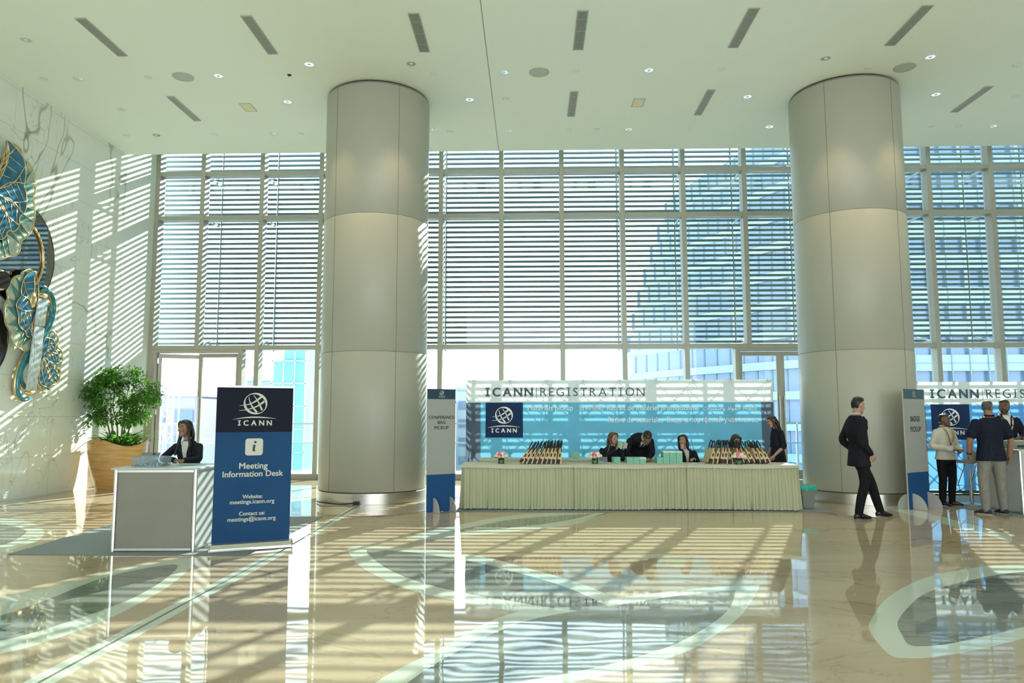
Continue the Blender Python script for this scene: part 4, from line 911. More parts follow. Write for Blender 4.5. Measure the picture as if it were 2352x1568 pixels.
# ---------------------------------------------------------------- potted tree
M['wood'] = noisecol('gold_wood', (0.42, 0.225, 0.07), (0.56, 0.35, 0.13), 3, 0.25, stretch=(1, 1, 9), bump=0.06, bscale=14, p0=0.3, p1=0.7); M['soil'] = mat('soil', (0.05, 0.035, 0.02), 0.9); M['bark'] = noisecol('tree_bark', (0.14, 0.10, 0.06), (0.22, 0.17, 0.11), 20, 0.8)
def leafmat(n, c1, c2, tr):
    m = noisecol(n, c1, c2, 4, 0.4); N, L, b = nodes(m); o = [q for q in N if q.type == 'OUTPUT_MATERIAL'][0]
    t_ = N.new('ShaderNodeBsdfTranslucent'); t_.inputs[0].default_value = (*tr, 1); mx = N.new('ShaderNodeMixShader'); mx.inputs[0].default_value = 0.45
    L.new(b.outputs[0], mx.inputs[1]); L.new(t_.outputs[0], mx.inputs[2]); L.new(mx.outputs[0], o.inputs[0]); return m
M['leaf'] = leafmat('tree_leaf', (0.022, 0.085, 0.014), (0.075, 0.20, 0.025), (0.16, 0.40, 0.045)); M['lily'] = leafmat('strap_leaf', (0.035, 0.12, 0.02), (0.08, 0.21, 0.035), (0.17, 0.38, 0.06))
PX_, PY_ = -9.03, 16.25
t = thing('potted_tree', 'bushy green tree in a golden wood planter by the marble wall', 'potted plant', (PX_, PY_, 0.0))
rg = []; n = 56
for k in range(13):
    h = k/12; r_ = 0.40+0.20*h**0.8+0.03*sin(pi*h)
    rg.append([(r_*(1+0.035*sin(3*a+1.2+h*1.5))*cos(a), r_*(1+0.035*sin(3*a+1.2+h*1.5))*sin(a), h*(1.02+0.055*sin(3*a+0.6)+0.03*sin(2*a))) for a in [2*pi*i/n for i in range(n)]])
for q in (0.965, 0.93): rg.append([(p[0]*q, p[1]*q, p[2]-(0.0 if q > 0.95 else 0.10)) for p in rg[12]])
MB().loft(rg).build('planter', 'wood', t, smooth='auto')
MB().lathe([(0.50, 0.90), (0.45, 0.94), (0.10, 0.96)], seg=28).build('soil', 'soil', t)
tk = MB(); rt = random.Random(11); tips = []
for k in range(6):
    a = 2*pi*k/6+0.4; b = Vector((0.10*cos(a), 0.10*sin(a), 0.93)); m1 = b+Vector((0.10*cos(a)+rt.uniform(-.04, .04), 0.10*sin(a), 0.40)); e = Vector((0.34*cos(a), 0.34*sin(a), 2.0+rt.uniform(-0.1, 0.25)))
    tk.tube(spline([b, m1, (m1+e)/2+Vector((rt.uniform(-.05, .05), rt.uniform(-.05, .05), 0)), e], 5, False), [0.020-0.001*i for i in range(16)], 6)
    tips.append((m1, e))
    for j in range(5):
        f_ = rt.uniform(0.1, 1.0); s = m1.lerp(e, f_); d = Vector((cos(a+rt.uniform(-1.5, 1.5)), sin(a+rt.uniform(-1.5, 1.5)), rt.uniform(0.1, 0.8))); tk.tube([s, s+d*0.16, s+d*0.34+Vector((0, 0, 0.03))], [0.007, 0.005, 0.002], 5)
tk.build('trunks', 'bark', t, smooth=True)
def leafcard(mb, p, d, L, wv, rng, fold=0.25):
    d = d.normalized(); s = d.cross(Vector((0, 0, 1)));  s = s.normalized() if s.length > 0.05 else Vector((1, 0, 0)); nrm = s.cross(d)
    s = (s*cos(fold)+nrm*sin(fold)); w2 = L*wv; q = p+d*L*0.45-nrm*L*0.05; tip = p+d*L-nrm*L*0.12
    mb.add([p, q+s*w2, tip, q-s*w2+nrm*w2*0.3], [(0, 1, 2), (0, 2, 3)])
lf = MB(); cl = []
for k in range(80):
    a = rt.uniform(0, 2*pi); z = rt.random(); zz = 1.44+1.16*z
    rmax = 0.74*sqrt(max(0.02, 1-((zz-1.95)/0.74)**2)); r_ = rmax*sqrt(rt.uniform(0.12, 1)); cl.append((Vector((max(-0.50, r_*cos(a)), r_*sin(a), zz)), rt.uniform(0.13, 0.21)))
for c, r_ in cl:
    for k in range(85):
        d = Vector((rt.gauss(0, 1), rt.gauss(0, 1), rt.gauss(0.1, 0.9))).normalized(); p = c+Vector((d.x, d.y, d.z*0.75))*r_*rt.uniform(0.45, 1.0)
        p.x = max(-0.60, p.x)
        leafcard(lf, p, d+Vector((rt.gauss(0, .5), rt.gauss(0, .5), rt.gauss(-0.2, .4))), rt.uniform(0.060, 0.095), 0.30, rt)
lf.build('foliage', 'leaf', t)
ly = MB()
for k in range(95):
    a = rt.uniform(0, 2*pi); r0 = rt.uniform(0.05, 0.40); b = Vector((r0*cos(a), r0*sin(a), 0.94)); d = Vector((cos(a+rt.uniform(-.7, .7)), sin(a+rt.uniform(-.7, .7)), 0)); L = rt.uniform(0.34, 0.52); lift = rt.uniform(0.8, 1.55); s = Vector((-d.y, d.x, 0)); vs = []
    if PX_+b.x+d.x*L < XW+0.08: d.x *= 0.2
    for j in range(6):
        q = j/5; c = b+d*L*(q**1.2)+Vector((0, 0, L*(lift*q-0.75*q*q))); ww = 0.042*sin(pi*min(0.97, 0.12+0.86*q)); vs += [c+s*ww+Vector((0, 0, .006)), c, c-s*ww+Vector((0, 0, .006))]
    ly.add(vs, [(3*j+i, 3*j+i+1, 3*j+4+i, 3*j+3+i) for j in range(5) for i in range(2)])
ly.build('underplanting', 'lily', t, smooth=True)
# ================================================================ PEOPLE
M['skin_light'] = noisecol('skin_light', (0.40, 0.235, 0.165), (0.43, 0.26, 0.18), 12, 0.5); M['skin_tan'] = noisecol('skin_tan', (0.28, 0.155, 0.097), (0.31, 0.175, 0.108), 12, 0.5); M['skin_brown'] = noisecol('skin_brown', (0.15, 0.08, 0.05), (0.175, 0.092, 0.058), 12, 0.5)
M['hair_black'] = noisecol('hair_black', (0.008, 0.007, 0.007), (0.022, 0.018, 0.016), 20, 0.42, stretch=(6, 6, 0.6)); M['hair_brown'] = noisecol('hair_brown', (0.045, 0.024, 0.013), (0.15, 0.085, 0.045), 14, 0.45, stretch=(6, 6, 0.6)); M['hair_grey'] = noisecol('hair_short_grey', (0.05, 0.048, 0.045), (0.12, 0.115, 0.105), 60, 0.7)
M['suit'] = noisecol('suit_black', (0.010, 0.011, 0.015), (0.016, 0.017, 0.022), 40, 0.75, spec=0.12, bump=0.1, bscale=60); M['blazer'] = noisecol('blazer_navy_black', (0.012, 0.014, 0.022), (0.018, 0.021, 0.030), 40, 0.75, spec=0.12); M['trouser'] = noisecol('trouser_black', (0.008, 0.008, 0.010), (0.013, 0.013, 0.015), 40, 0.8, spec=0.12)
M['grey_pants'] = noisecol('trouser_grey', (0.20, 0.195, 0.17), (0.24, 0.235, 0.205), 14, 0.85, bump=0.15, bscale=12); M['shirt_white'] = noisecol('shirt_white', (0.56, 0.56, 0.50), (0.62, 0.62, 0.55), 12, 0.8, bump=0.12, bscale=14); M['polo'] = noisecol('polo_navy', (0.010, 0.013, 0.028), (0.015, 0.019, 0.036), 30, 0.8, spec=0.12)
M['shoe'] = mat('shoe_black', (0.010, 0.010, 0.011), 0.25); M['sole'] = mat('shoe_sole', (0.45, 0.40, 0.32), 0.6); M['eye'] = mat('eye_white', (0.34, 0.32, 0.30), 0.25); M['iris'] = mat('iris_dark', (0.015, 0.010, 0.008), 0.2)
M['lips_f'] = mat('lips_rose', (0.34, 0.12, 0.10), 0.4); M['lips_m'] = mat('lips_brown', (0.20, 0.09, 0.07), 0.5); M['tie'] = mat('tie_dark', (0.02, 0.022, 0.03), 0.5)
M['lan_red'] = noisecol('lanyard_pattern', (0.38, 0.05, 0.04), (0.45, 0.36, 0.10), 55, 0.6, p0=0.47, p1=0.53); M['lan_pale'] = noisecol('lanyard_pale', (0.50, 0.40, 0.44), (0.62, 0.60, 0.62), 55, 0.6, p0=0.47, p1=0.53)
V = Vector
def remesh(o, vox, it=3):
    r = o.modifiers.new('join', 'REMESH'); r.mode = 'VOXEL'; r.voxel_size = vox; r.use_smooth_shade = True
    s = o.modifiers.new('soften', 'SMOOTH'); s.factor = 0.5; s.iterations = it
    return o
HEADP = [(-.117, .018, -.078, -.045), (-.108, .034, -.090, -.030), (-.088, .048, -.095, 0.0), (-.06, .058, -.094, .035), (-.03, .066, -.092, .062), (.0, .070, -.089, .080), (.03, .073, -.088, .090), (.06, .073, -.083, .092), (.085, .066, -.070, .083), (.103, .047, -.045, .062), (.113, .022, -.015, .030)]
def head_ring(z, w, f, b, n=20, g=0.0):
    cy_, ry = (f+b)/2, (b-f)/2; return [V(((w+g)*sin(2*pi*k/n), cy_-(ry+g)*cos(2*pi*k/n), z)) for k in range(n)]
def lathe_pts(a, b, r0, r1): return ([V(a), V(b)], [r0, r1])
def limb(mb, pts, rs, seg=12):
    P = spline(pts, 5, False) if len(pts) > 2 else [V(p) for p in pts]
    n = len(P); R = []
    for i in range(n):
        f = i*(len(rs)-1)/(n-1); k = min(int(f), len(rs)-2); R.append(rs[k]+(rs[k+1]-rs[k])*(f-k))
    mb.tube(P, R, seg)
    mb.ell(P[0], (R[0],)*3, None, 10, 6); mb.ell(P[-1], (R[-1],)*3, None, 10, 6)
def hand(mb, wrist, d, palm, side, curl, k=1.0):
    """palm plus four unequal bent fingers and a thumb; d = direction of the hand, palm = palm-facing normal"""
    d = V(d).normalized(); nrm = V(palm); nrm = (nrm-d*nrm.dot(d)).normalized(); s = d.cross(nrm)*side; w = V(wrist)
    def ringp(t, hw, th): c = w+d*t*k; return [c+s*hw*k*cos(a)+nrm*th*k*sin(a) for a in [2*pi*i/10 for i in range(10)]]
    mb.loft([ringp(-0.02, .026, .020), ringp(.01, .030, .018), ringp(.045, .039, .017), ringp(.08, .041, .014), ringp(.092, .036, .011)])
    for i, (off, L, r) in enumerate(((.031, .070, .0088), (.0105, .080, .0090), (-.0105, .074, .0088), (-.031, .058, .0080))):
        p = w+d*.088*k+s*off*k; a = 0.12; P = [p-d*.015*k, p]; dd = (d+s*off*2.2).normalized()
        for q, fr in ((0, .45), (1, .32), (2, .25)):
            a += curl*(0.8+0.12*i) if q else curl*0.7
            e = P[-1]+(dd*cos(a)+nrm*sin(a))*L*fr*k; P.append(e)
        mb.tube(P, [r*k, r*1.05*k, r*k, r*.92*k, r*.75*k], 8); mb.ell(P[-1], (r*.75*k,)*3, None, 8, 5)
    p = w+d*.022*k+s*.028*k; P = [p, p+(d*.6+s*.75+nrm*.25)*.035*k, p+(d*.6+s*.75+nrm*.25)*.035*k+(d*.85+s*.3+nrm*.45)*.030*k, p+(d*.6+s*.75+nrm*.25)*.035*k+(d*.85+s*.3+nrm*.45)*.030*k+(d*.9+nrm*.5)*.024*k]
    mb.tube(P, [.013*k, .0115*k, .010*k, .008*k], 8); mb.ell(P[-1], (.008*k,)*3, None, 8, 5)
def person(label, loc, rz, J, skin, hair, top, bottom=None, female=False, k=1.0, hm=None, vox=0.0065, curl=(0.35, 0.35), palms=None, hair_style='short', sleeve='long', shirt=None, tie=False, lan=None, shoes='shoe', beard=False, bulk=1.0, hem=0.14, hand_dirs=None, earbud=False, hands=True, face=True):
    t = thing('person', label, 'person', loc, rz)
    J = {a: V(b) for a, b in J.items()}
    ha = J.get('ha', V((0, 0, 0)))                                   # head yaw, pitch, roll
    HR = Matrix.Rotation(ha.x, 3, 'Z') @ Matrix.Rotation(ha.y, 3, 'X') @ Matrix.Rotation(ha.z, 3, 'Y'); hc = J['head']; hk = k*(0.96 if female else 1.0)
    H = lambda p: hc+HR @ (V(p)*hk)
    b = MB()
    b.loft([[H(q) for q in head_ring(*r)] for r in HEADP])
    b.ell(H((0, -.099, -.022)), (.015*hk, .016*hk, .013*hk), HR, 10, 6)
    b.tube([H((0, -.086, .026)), H((0, -.096, .0)), H((0, -.106, -.02))], [.009*hk, .010*hk, .010*hk], 8)
    b.ell(H((0, -.086, .040)), (.050*hk, .010*hk, .008*hk), HR); b.ell(H((0, -.088, -.104)), (.020*hk, .012*hk, .013*hk), HR)
    for s in (-1, 1):
        b.ell(H((s*.036, -.082, -.022)), (.022*hk, .012*hk, .020*hk), HR); b.ell(H((s*.073, .008, .0)), (.009*hk, .019*hk, .031*hk), HR)
    nb = J['neck']; wd = (0.86 if female else 1.0)*k*bulk
    limb(b, [nb+V((0, 0.0, -.03)), nb+(H((0, .01, -.07))-nb)*0.5, H((0, .012, -.05))], [.072*k*(0.82 if female else 1), .058*k*(0.80 if female else 1), .058*k*(0.84 if female else 1)])
    sx = (J['shr']-J['shl']).normalized(); hx = (J['hipr']-J['hipl']).normalized()
    up_ = (nb-J['chest']).normalized()
    spine = [J['pelvis']-(J['waist']-J['pelvis']).normalized()*hem*k, J['pelvis'], J['waist'], J['chest'], J['chest'].lerp(nb, .60), J['chest'].lerp(nb, .86), nb+up_*.012*k, nb+up_*.045*k]
    base = [(.172, .118), (.168, .115), (.146, .104), (.172, .118), (.166, .098), (.122, .082), (.076, .068), (.058, .056)]
    if female: base = [(.185, .122), (.175, .115), (.132, .098), (.158, .122), (.158, .090), (.110, .074), (.064, .058), (.050, .048)]
    def torso(mb, g, i0=0, flare=0.0):
        rg = []; n = 22
        P = spine
        for i in range(i0, 7):
            tt = (P[min(i+1, 7)]-P[max(i-1, 0)]).normalized(); f = min(1, i/5); ax = hx*(1-f)+sx*f; ax = (ax-tt*ax.dot(tt)).normalized(); fw = tt.cross(ax)
            rx, ry = base[i]; rx = rx*wd+g+(flare if i == 0 else 0); ry = ry*k*(bulk**1.3)+g+(flare if i == 0 else 0)
            rg.append([P[i]+ax*rx*(abs(cos(a))**0.85)*(1 if cos(a) >= 0 else -1)+fw*ry*sin(a) for a in [2*pi*q/n for q in range(n)]])
        # denser rings by interpolation
        out = []
        for a, c in zip(rg, rg[1:]):
            for q in range(4): out.append([u.lerp(v, q/4) for u, v in zip(a, c)])
        out.append(rg[-1]); mb.loft(out)
    torso(b, -0.008, 1)
    arms = {}
    for sd, S in (('l', -1), ('r', 1)):
        sh, el, wr = J['sh'+sd], J['el'+sd], J['wr'+sd]; q = k*(0.82 if female else 1.0)*(bulk**0.8)
        limb(b, [sh, (sh+el)/2, el, (el+wr)/2, wr], [.056*q, .050*q, .042*q, .040*q, .027*q])
        if hands:
            d = hand_dirs[sd] if hand_dirs else (wr-el); pl = palms[sd] if palms else (V((-S, 0, 0)))
            hand(b, wr, d, pl, S, curl[0 if sd == 'l' else 1], k*(0.9 if female else 1.0))
        hp, kn, an = J['hip'+sd], J['kn'+sd], J['an'+sd]
        limb(b, [hp, (hp+kn)/2, kn, (kn+an)/2+V((0, 0.012, 0)), an], [.080*k, .070*k, .052*k, .050*k, .034*k])
        b.ell(an+V((0, -.05*k, -.055*k)), (.036*k, .10*k, .028*k))
    body = remesh(b.build('body', skin, t, smooth=True), vox)
    # face pieces
    if face:
        for s in (-1, 1):
            e = MB().ell(H((s*.0315, -.0845, .012)), (.0135*hk, .009*hk, .0058*hk), HR, 12, 8).build('eye', 'eye', t, smooth=True)
            MB().ell(H((s*.0315-.002, -.0925, .012)), (.0066*hk, .003*hk, .0056*hk), HR, 10, 6).build('iris', 'iris', e, smooth=True)
        o = MB()
        for s in (-1, 1): o.tube([H((s*.014, -.0955, .034)), H((s*.034, -.0945, .040)), H((s*.052, -.083, .034))], [.0035*hk, .0045*hk, .002*hk], 6)
        o.build('eyebrows', hm or hair, t)
        o = MB(); o.ell(H((0, -.0965, -.055)), (.023*hk, .006*hk, .0055*hk), HR); o.ell(H((0, -.0955, -.064)), (.019*hk, .006*hk, .006*hk), HR); o.build('lips', 'lips_f' if female else 'lips_m', t, smooth=True)
    # hair
    h = MB()
    cap = [(-.062, .050, .052, .040), (-.035, .0645, .048, .064), (.0, .0715, .036, .086), (.03, .0755, .012, .099), (.055, .079, -.040, .107), (.075, .077, -.082, .104), (.095, .068, -.082, .092), (.112, .050, -.060, .070), (.124, .022, -.02, .032)]
    if hair_style == 'crop': cap = [(z, w-.004, f+.006, bk-.006) for z, w, f, bk in cap]; cap[-1] = (.117, .022, -.02, .03)
    if hair_style == 'quiff': cap = cap[:-3]+[(.098, .070, -.098, .094), (.120, .055, -.090, .074), (.136, .026, -.055, .030)]
    if hair_style == 'long':
        cap = [(-.035, .069, .040, .088), (.0, .074, .028, .095)]+cap[3:]
        back = J.get('hairend', H((0, .12, -.40))); top_ = H((0, .06, .05)); n = 14; rg = []; dz = HR @ V((1, 0, 0)); fwd = HR @ V((0, -1, 0))
        pth = spline([top_, H((0, .085, -.06)), H((0, .095, -.17)), back], 4, False)
        for i, p in enumerate(pth):
            f = i/(len(pth)-1); w_ = (.074+.030*sin(pi*min(1, f*1.2)))*hk*(1-0.55*max(0, f-0.7)/0.3); th = (.050-.016*f)*hk
            rg.append([p+dz*w_*cos(a)+fwd*(th*sin(a)+0.035*hk*abs(cos(a))**3*(1 if f < 0.85 else 0.3))+V((0, 0, 0.006*sin(a*5))) for a in [2*pi*q/n for q in range(n)]])
        h.loft(rg)
        for s in (-1, 1):
            lk = J.get('lock'+('l' if s < 0 else 'r'))
            pts = [H((s*.035, -.060, .100)), H((s*.073, -.035, .055)), H((s*.083, -.005, -.02)), H((s*.088, -.010, -.12)), lk if lk else H((s*.095, -.02, -.24))]
            h.tube(spline(pts, 5, False), [.020*hk+.012*hk*sin(pi*i/20) for i in range(21)], 8, flat=0.7)
    h.loft([[H(q) for q in head_ring(*r)] for r in cap])
    remesh(h.build('hair', hair, t, smooth=True), 0.006, 3)
    if beard:
        o = MB(); o.loft([[H(q) for q in head_ring(z, w+.006, f-.005, 0.02)] for z, w, f, _ in HEADP[:4]]); o.tube([H((-.030, -.090, -.062)), H((-.016, -.101, -.044)), H((.016, -.101, -.044)), H((.030, -.090, -.062))], .006*hk, 6)
        for s in (-1, 1): o.tube([H((s*.062, -.03, -.06)), H((s*.071, -.012, -.01)), H((s*.072, -.004, .035))], [.010*hk, .007*hk, .004*hk], 6)
        remesh(o.build('beard', hair, t, smooth=True), 0.006, 2)
    # top garment
    g = MB(); torso(g, 0.014, 0, 0.012)
    for sd, S in (('l', -1), ('r', 1)):
        sh, el, wr = J['sh'+sd], J['el'+sd], J['wr'+sd]; q = k*(0.84 if female else 1.0)*(bulk**0.8)
        if sleeve == 'long': limb(g, [sh, (sh+el)/2, el, (el+wr)/2, wr-(wr-el).normalized()*.012], [.060*q, .062*q, .056*q, .051*q, .041*q])
        elif sleeve == 'short': limb(g, [sh, sh.lerp(el, .35), sh.lerp(el, .68)], [.062*q, .067*q, .071*q])
        else: limb(g, [sh, sh.lerp(el, .5), el, el.lerp(wr, .12)], [.074*q, .074*q, .066*q, .062*q])
    gname = {'suit': 'jacket', 'blazer': 'jacket', 'polo': 'polo_shirt', 'shirt_white': 'shirt'}.get(top, 'top')
    gar = remesh(g.build(gname, top, t, smooth=True), 0.011, 4)
    # front direction of the chest
    tt = (nb-J['chest']).normalized(); ax = (sx-tt*sx.dot(tt)).normalized(); fw = -(tt.cross(ax)); 
    ry = base[3][1]*k*(bulk**1.3)+0.014
    def chestpt(u, v, off=0.0):                                      # u across, v 0 at chest .. 1 at neck
        c = J['chest'].lerp(nb, v); f = max(0, 1-(u/(.20*wd))**2)**0.5
        d = ry*(1-v)+(base[6][1]*k+0.012)*v
        d = d*(1-0.10*v*(1-v)*4*0.0)+0.018*v*(1-v)*4
        return c+ax*u+fw*(d*f+off)
    def chest_strip(name, m, edges, off):
        o = MB(); vs = []; nu = 5
        for v, ua, ub in edges: vs += [chestpt(ua+(ub-ua)*i/nu, v, off) for i in range(nu+1)]
        back = [p-fw*0.02 for p in vs]; r_ = len(edges); w_ = nu+1
        fs = [(j*w_+i, j*w_+i+1, (j+1)*w_+i+1, (j+1)*w_+i) for j in range(r_-1) for i in range(nu)]
        N_ = len(vs); o.add(vs+back, fs+[tuple(N_+a for a in f[::-1]) for f in fs]+[(j*w_, (j+1)*w_, N_+(j+1)*w_, N_+j*w_) for j in range(r_-1)]+[(j*w_+nu, N_+j*w_+nu, N_+(j+1)*w_+nu, (j+1)*w_+nu) for j in range(r_-1)])
        return o.build(name, m, t, smooth='auto')
    if shirt or top in ('shirt_white', 'polo'):
      if shirt: chest_strip('shirt_front', shirt, [(-.75, -.006*k, .006*k), (-.3, -.022*k, .022*k), (.3, -.045*k, .045*k), (.75, -.055*k, .055*k), (1.03, -.05*k, .05*k)], 0.012)
      o = MB()
      for s in (-1, 1): o.tube([chestpt(s*.052*k, .98, .006), chestpt(s*.046*k, .86, .012), chestpt(s*.030*k, .66, .016)], [.012*k, .013*k, .005*k], 7, flat=0.5)
      rc = .066*k*(0.88 if female else 1); o.tube([nb+up_*.040*k+ax*rc*cos(a)+fw*(rc*sin(a)) for a in [pi*(.5+.14)+pi*1.72*q/16 for q in range(17)]], .013*k, 7, flat=0.6, up=up_); o.build('collar', shirt or top, t, smooth=True)
      if shirt:
        o = MB()
        for s in (-1, 1): o.tube([chestpt(s*.072*k, .98, .010), chestpt(s*.068*k, .6, .018), chestpt(s*.052*k, .1, .018), chestpt(s*.018*k, -.6, .016)], [.016*k, .026*k, .026*k, .008*k], 7, flat=0.28, up=ax)
        o.build('lapels', top, t, smooth=True)
    if tie: chest_strip('tie', 'tie', [(-.55, -.020*k, .020*k), (.3, -.022*k, .022*k), (.8, -.012*k, .012*k), (.92, -.017*k, .017*k)], 0.022)
    if lan:
        o = MB(); b0_ = J.get('lanend', chestpt(0, -0.75, .03))
        for s in (-1, 1): o.tube(spline([nb-fw*.055*k+V((0, 0, .035)), nb+ax*s*.075*k+V((0, 0, .028)), chestpt(s*.075*k, .72, .020), chestpt(s*.055*k, 0, .022), b0_], 5, False), .011, 6, flat=0.25, up=ax)
        L_ = o.build('lanyard', lan, t, smooth=True)
        MB().bxr(b0_+V((0, 0, -.05)), (.095, .004, .075), Matrix((ax, fw, tt)).transposed()).build('name_card', 'paper', t)
    if bottom:
        p = MB(); pel = J['pelvis']
        p.loft([[pel+V((0, 0, z))+hx*(rx*wd)*cos(a)+V((-hx.y, hx.x, 0))*(ry_*k*bulk)*sin(a) for a in [2*pi*q/18 for q in range(18)]] for z, rx, ry_ in ((-.12, .165, .118), (-.03, .175, .122), (.06, .160, .112), (.10, .150, .106))])
        for sd in 'lr':
            hp, kn, an = J['hip'+sd], J['kn'+sd], J['an'+sd]
            limb(p, [hp, (hp+kn)/2, kn, (kn+an)/2+V((0, .008, 0)), an+V((0, .006, -.012))], [.096*k*bulk, .088*k*bulk, .070*k*bulk, .066*k*bulk, .057*k])
        remesh(p.build('trousers', bottom, t, smooth=True), 0.011, 3)
        for sd, S in (('l', -1), ('r', 1)):
            an = J['an'+sd]; fd = J.get('ft'+sd, V((0.12*S, -1, 0))).normalized(); sd_ = V((-fd.y, fd.x, 0)); z0 = an.z-.090*k
            def rg_(d, w_, h_, lift=0.0): c = V((an.x, an.y, z0+lift))+fd*d*k; return [c+sd_*w_*k*cos(a)+V((0, 0, h_*k*(0.5+0.5*sin(a)))) for a in [2*pi*q/12 for q in range(12)]]
            o = MB(); o.loft([rg_(-.075, .022, .055, .004), rg_(-.055, .036, .085, .002), rg_(0, .040, .098), rg_(.06, .042, .080), rg_(.12, .046, .055), rg_(.165, .038, .040), rg_(.19, .018, .024, .004)])
            sh_ = o.build('shoe', shoes, t, smooth=True)
            o = MB(); o.loft([[V((p_.x, p_.y, z_)) for p_ in [V((an.x, an.y, 0))+fd*(.055+.135*cos(a))*k+sd_*.046*k*sin(a) for a in [2*pi*q/16 for q in range(16)]]] for z_ in (z0-.002, z0+.014)]); o.build('sole', 'sole' if shoes == 'sneaker' else 'shoe', sh_)
    return t, J, H
M['sneaker'] = mat('sneaker_navy', (0.02, 0.025, 0.04), 0.7)
def stand(k=1.0, **kw):
    J = dict(pelvis=(0, 0, .93), waist=(0, -.005, 1.08), chest=(0, -.005, 1.28), neck=(0, .015, 1.475), head=(0, -.015, 1.625), shl=(-.178, .015, 1.395), shr=(.178, .015, 1.395), ell=(-.235, .04, 1.13), elr=(.235, .04, 1.13), wrl=(-.25, -.03, .89), wrr=(.25, -.03, .89),
             hipl=(-.09, 0, .90), hipr=(.09, 0, .90), knl=(-.105, -.02, .50), knr=(.105, -.02, .50), anl=(-.11, .02, .09), anr=(.11, .02, .09))
    J.update(kw); return {a: (tuple(c*k for c in b) if a not in ('ha', 'ftl', 'ftr') else b) for a, b in J.items()}

# --- man in the dark suit by the second column: side view, mid-step, hand in pocket
k = 1.05
J = stand(k, head=(0, -.02, 1.628), neck=(0, .03, 1.475), chest=(0, .03, 1.28), ha=(0.30, 0.12, 0), elr=(.25, .10, 1.12), wrr=(.20, -.07, .93), ell=(-.24, .10, 1.12), wrl=(-.20, -.07, .93),
          knr=(.09, -.22, .50), anr=(.10, -.36, .095), knl=(-.095, -.01, .50), anl=(-.10, .10, .09), ftl=(0.05, -1, 0), ftr=(0.05, -1, 0))
J = {a: b for a, b in J.items()}
person('man in a black suit standing side-on before the second column, hand in pocket', (5.06, 11.78, 0.003), radians(98), J, 'skin_light', 'hair_black', 'suit', 'trouser', k=k, hair_style='quiff', shirt='shirt_white', curl=(0.6, 0.6), hem=0.19)
# --- man in white shirt with coloured lanyard
k = 0.905
J = stand(k, ha=(0.45, -0.02, 0), ell=(-.27, .02, 1.13), wrl=(-.06, -.23, 1.06), elr=(.28, .02, 1.12), wrr=(.13, -.24, 1.06), knl=(-.10, -.01, .5), anl=(-.10, .02, .09), ftl=(0.15, -1, 0), ftr=(0.55, -1, 0))
wt, WJ, WH = person('man in white shirt and black trousers wearing a patterned lanyard, hands together', (7.27, 13.42, 0.01), radians(14), J, 'skin_brown', 'hair_black', 'shirt_white', 'trouser', k=k, bulk=1.08, hair_style='short', lan='lan_red', curl=(0.55, 0.6), hem=0.06,
       palms={'l': (0, 0, -1), 'r': (0, 0, -1)}, hand_dirs={'l': (0.8, -0.35, 0.0), 'r': (-0.7, -0.5, 0.0)})
# --- man in navy polo seen from behind
k = 1.03
J = stand(k, ha=(-0.62, 0.04, 0), shl=(-.20, .015, 1.40), shr=(.20, .015, 1.40), ell=(-.285, .02, 1.12), wrl=(-.27, -.03, .88), elr=(.29, .0, 1.12), wrr=(.275, -.10, .90), knl=(-.12, -.02, .5), anl=(-.13, .0, .09), knr=(.13, .0, .5), anr=(.15, .08, .09), ftl=(0.25, -1, 0), ftr=(0.55, -0.8, 0))
nt_, NJ, NH = person('broad man in navy polo shirt and grey trousers seen from behind', (7.37, 12.28, 0.003), radians(172), J, 'skin_tan', 'hair_grey', 'polo', 'grey_pants', k=k, bulk=1.12, hair_style='crop', sleeve='short', shoes='sneaker', curl=(0.4, 0.4), hem=0.12, lan='lan_red')
o = MB(); wr = V(J['wrr']); el = V(J['elr']); q = wr.lerp(el, .12); ax_ = (wr-el).normalized(); o.tube([q-ax_*.012, q+ax_*.012], .040, 14); o.build('wrist_watch', 'bagblack', nt_)
o = MB()
for s in (-1, 1):
    o.tube([NH((s*.03+.024*cos(a), -.101, .010+.019*sin(a))) for a in [2*pi*q/14 for q in range(15)]], .0018, 5); o.tube([NH((s*.054, -.10, .014)), NH((s*.078, -.03, .016)), NH((s*.078, .02, .008))], .002, 5)
o.build('glasses', 'steel', nt_)
# --- bearded man behind the badge counter
k = 1.05
J = stand(k, ha=(-0.45, 0.05, 0), ell=(-.27, -.02, 1.13), wrl=(-.10, -.27, 1.12), elr=(.27, -.02, 1.13), wrr=(.12, -.28, 1.12))
person('bearded man in black suit and pale lanyard behind the white badge counter', (8.33, 13.42, 0.01), radians(-12), J, 'skin_brown', 'hair_black', 'suit', 'trouser', k=k, shirt='shirt_white', beard=True, lan='lan_pale', curl=(0.5, 0.5), palms={'l': (0, 0, -1), 'r': (0, 0, -1)}, hand_dirs={'l': (0.6, -0.6, 0.0), 'r': (-0.6, -0.6, 0.0)})
# --- woman standing in profile at the right end of the tables
k = 0.905
J = stand(k, head=(0, -.10, 1.60), neck=(0, -.02, 1.455), chest=(0, 0.0, 1.27), ha=(0.0, 0.30, 0), ell=(-.21, .0, 1.12), wrl=(-.20, -.12, .93), elr=(.20, .03, 1.12), wrr=(.18, -.17, .93), shl=(-.150, .0, 1.385), shr=(.150, .0, 1.385), hairend=(0, .15, 1.19), lockl=(-.09, .07, 1.33), lockr=(.09, .07, 1.33))
person('woman in black standing in profile at the right end of the skirted tables', (4.47, 13.78, 0.007), radians(-82), J, 'skin_light', 'hair_black', 'blazer', 'trouser', female=True, k=k, hair_style='long', sleeve='elbow', curl=(0.3, 0.2), hem=0.20)

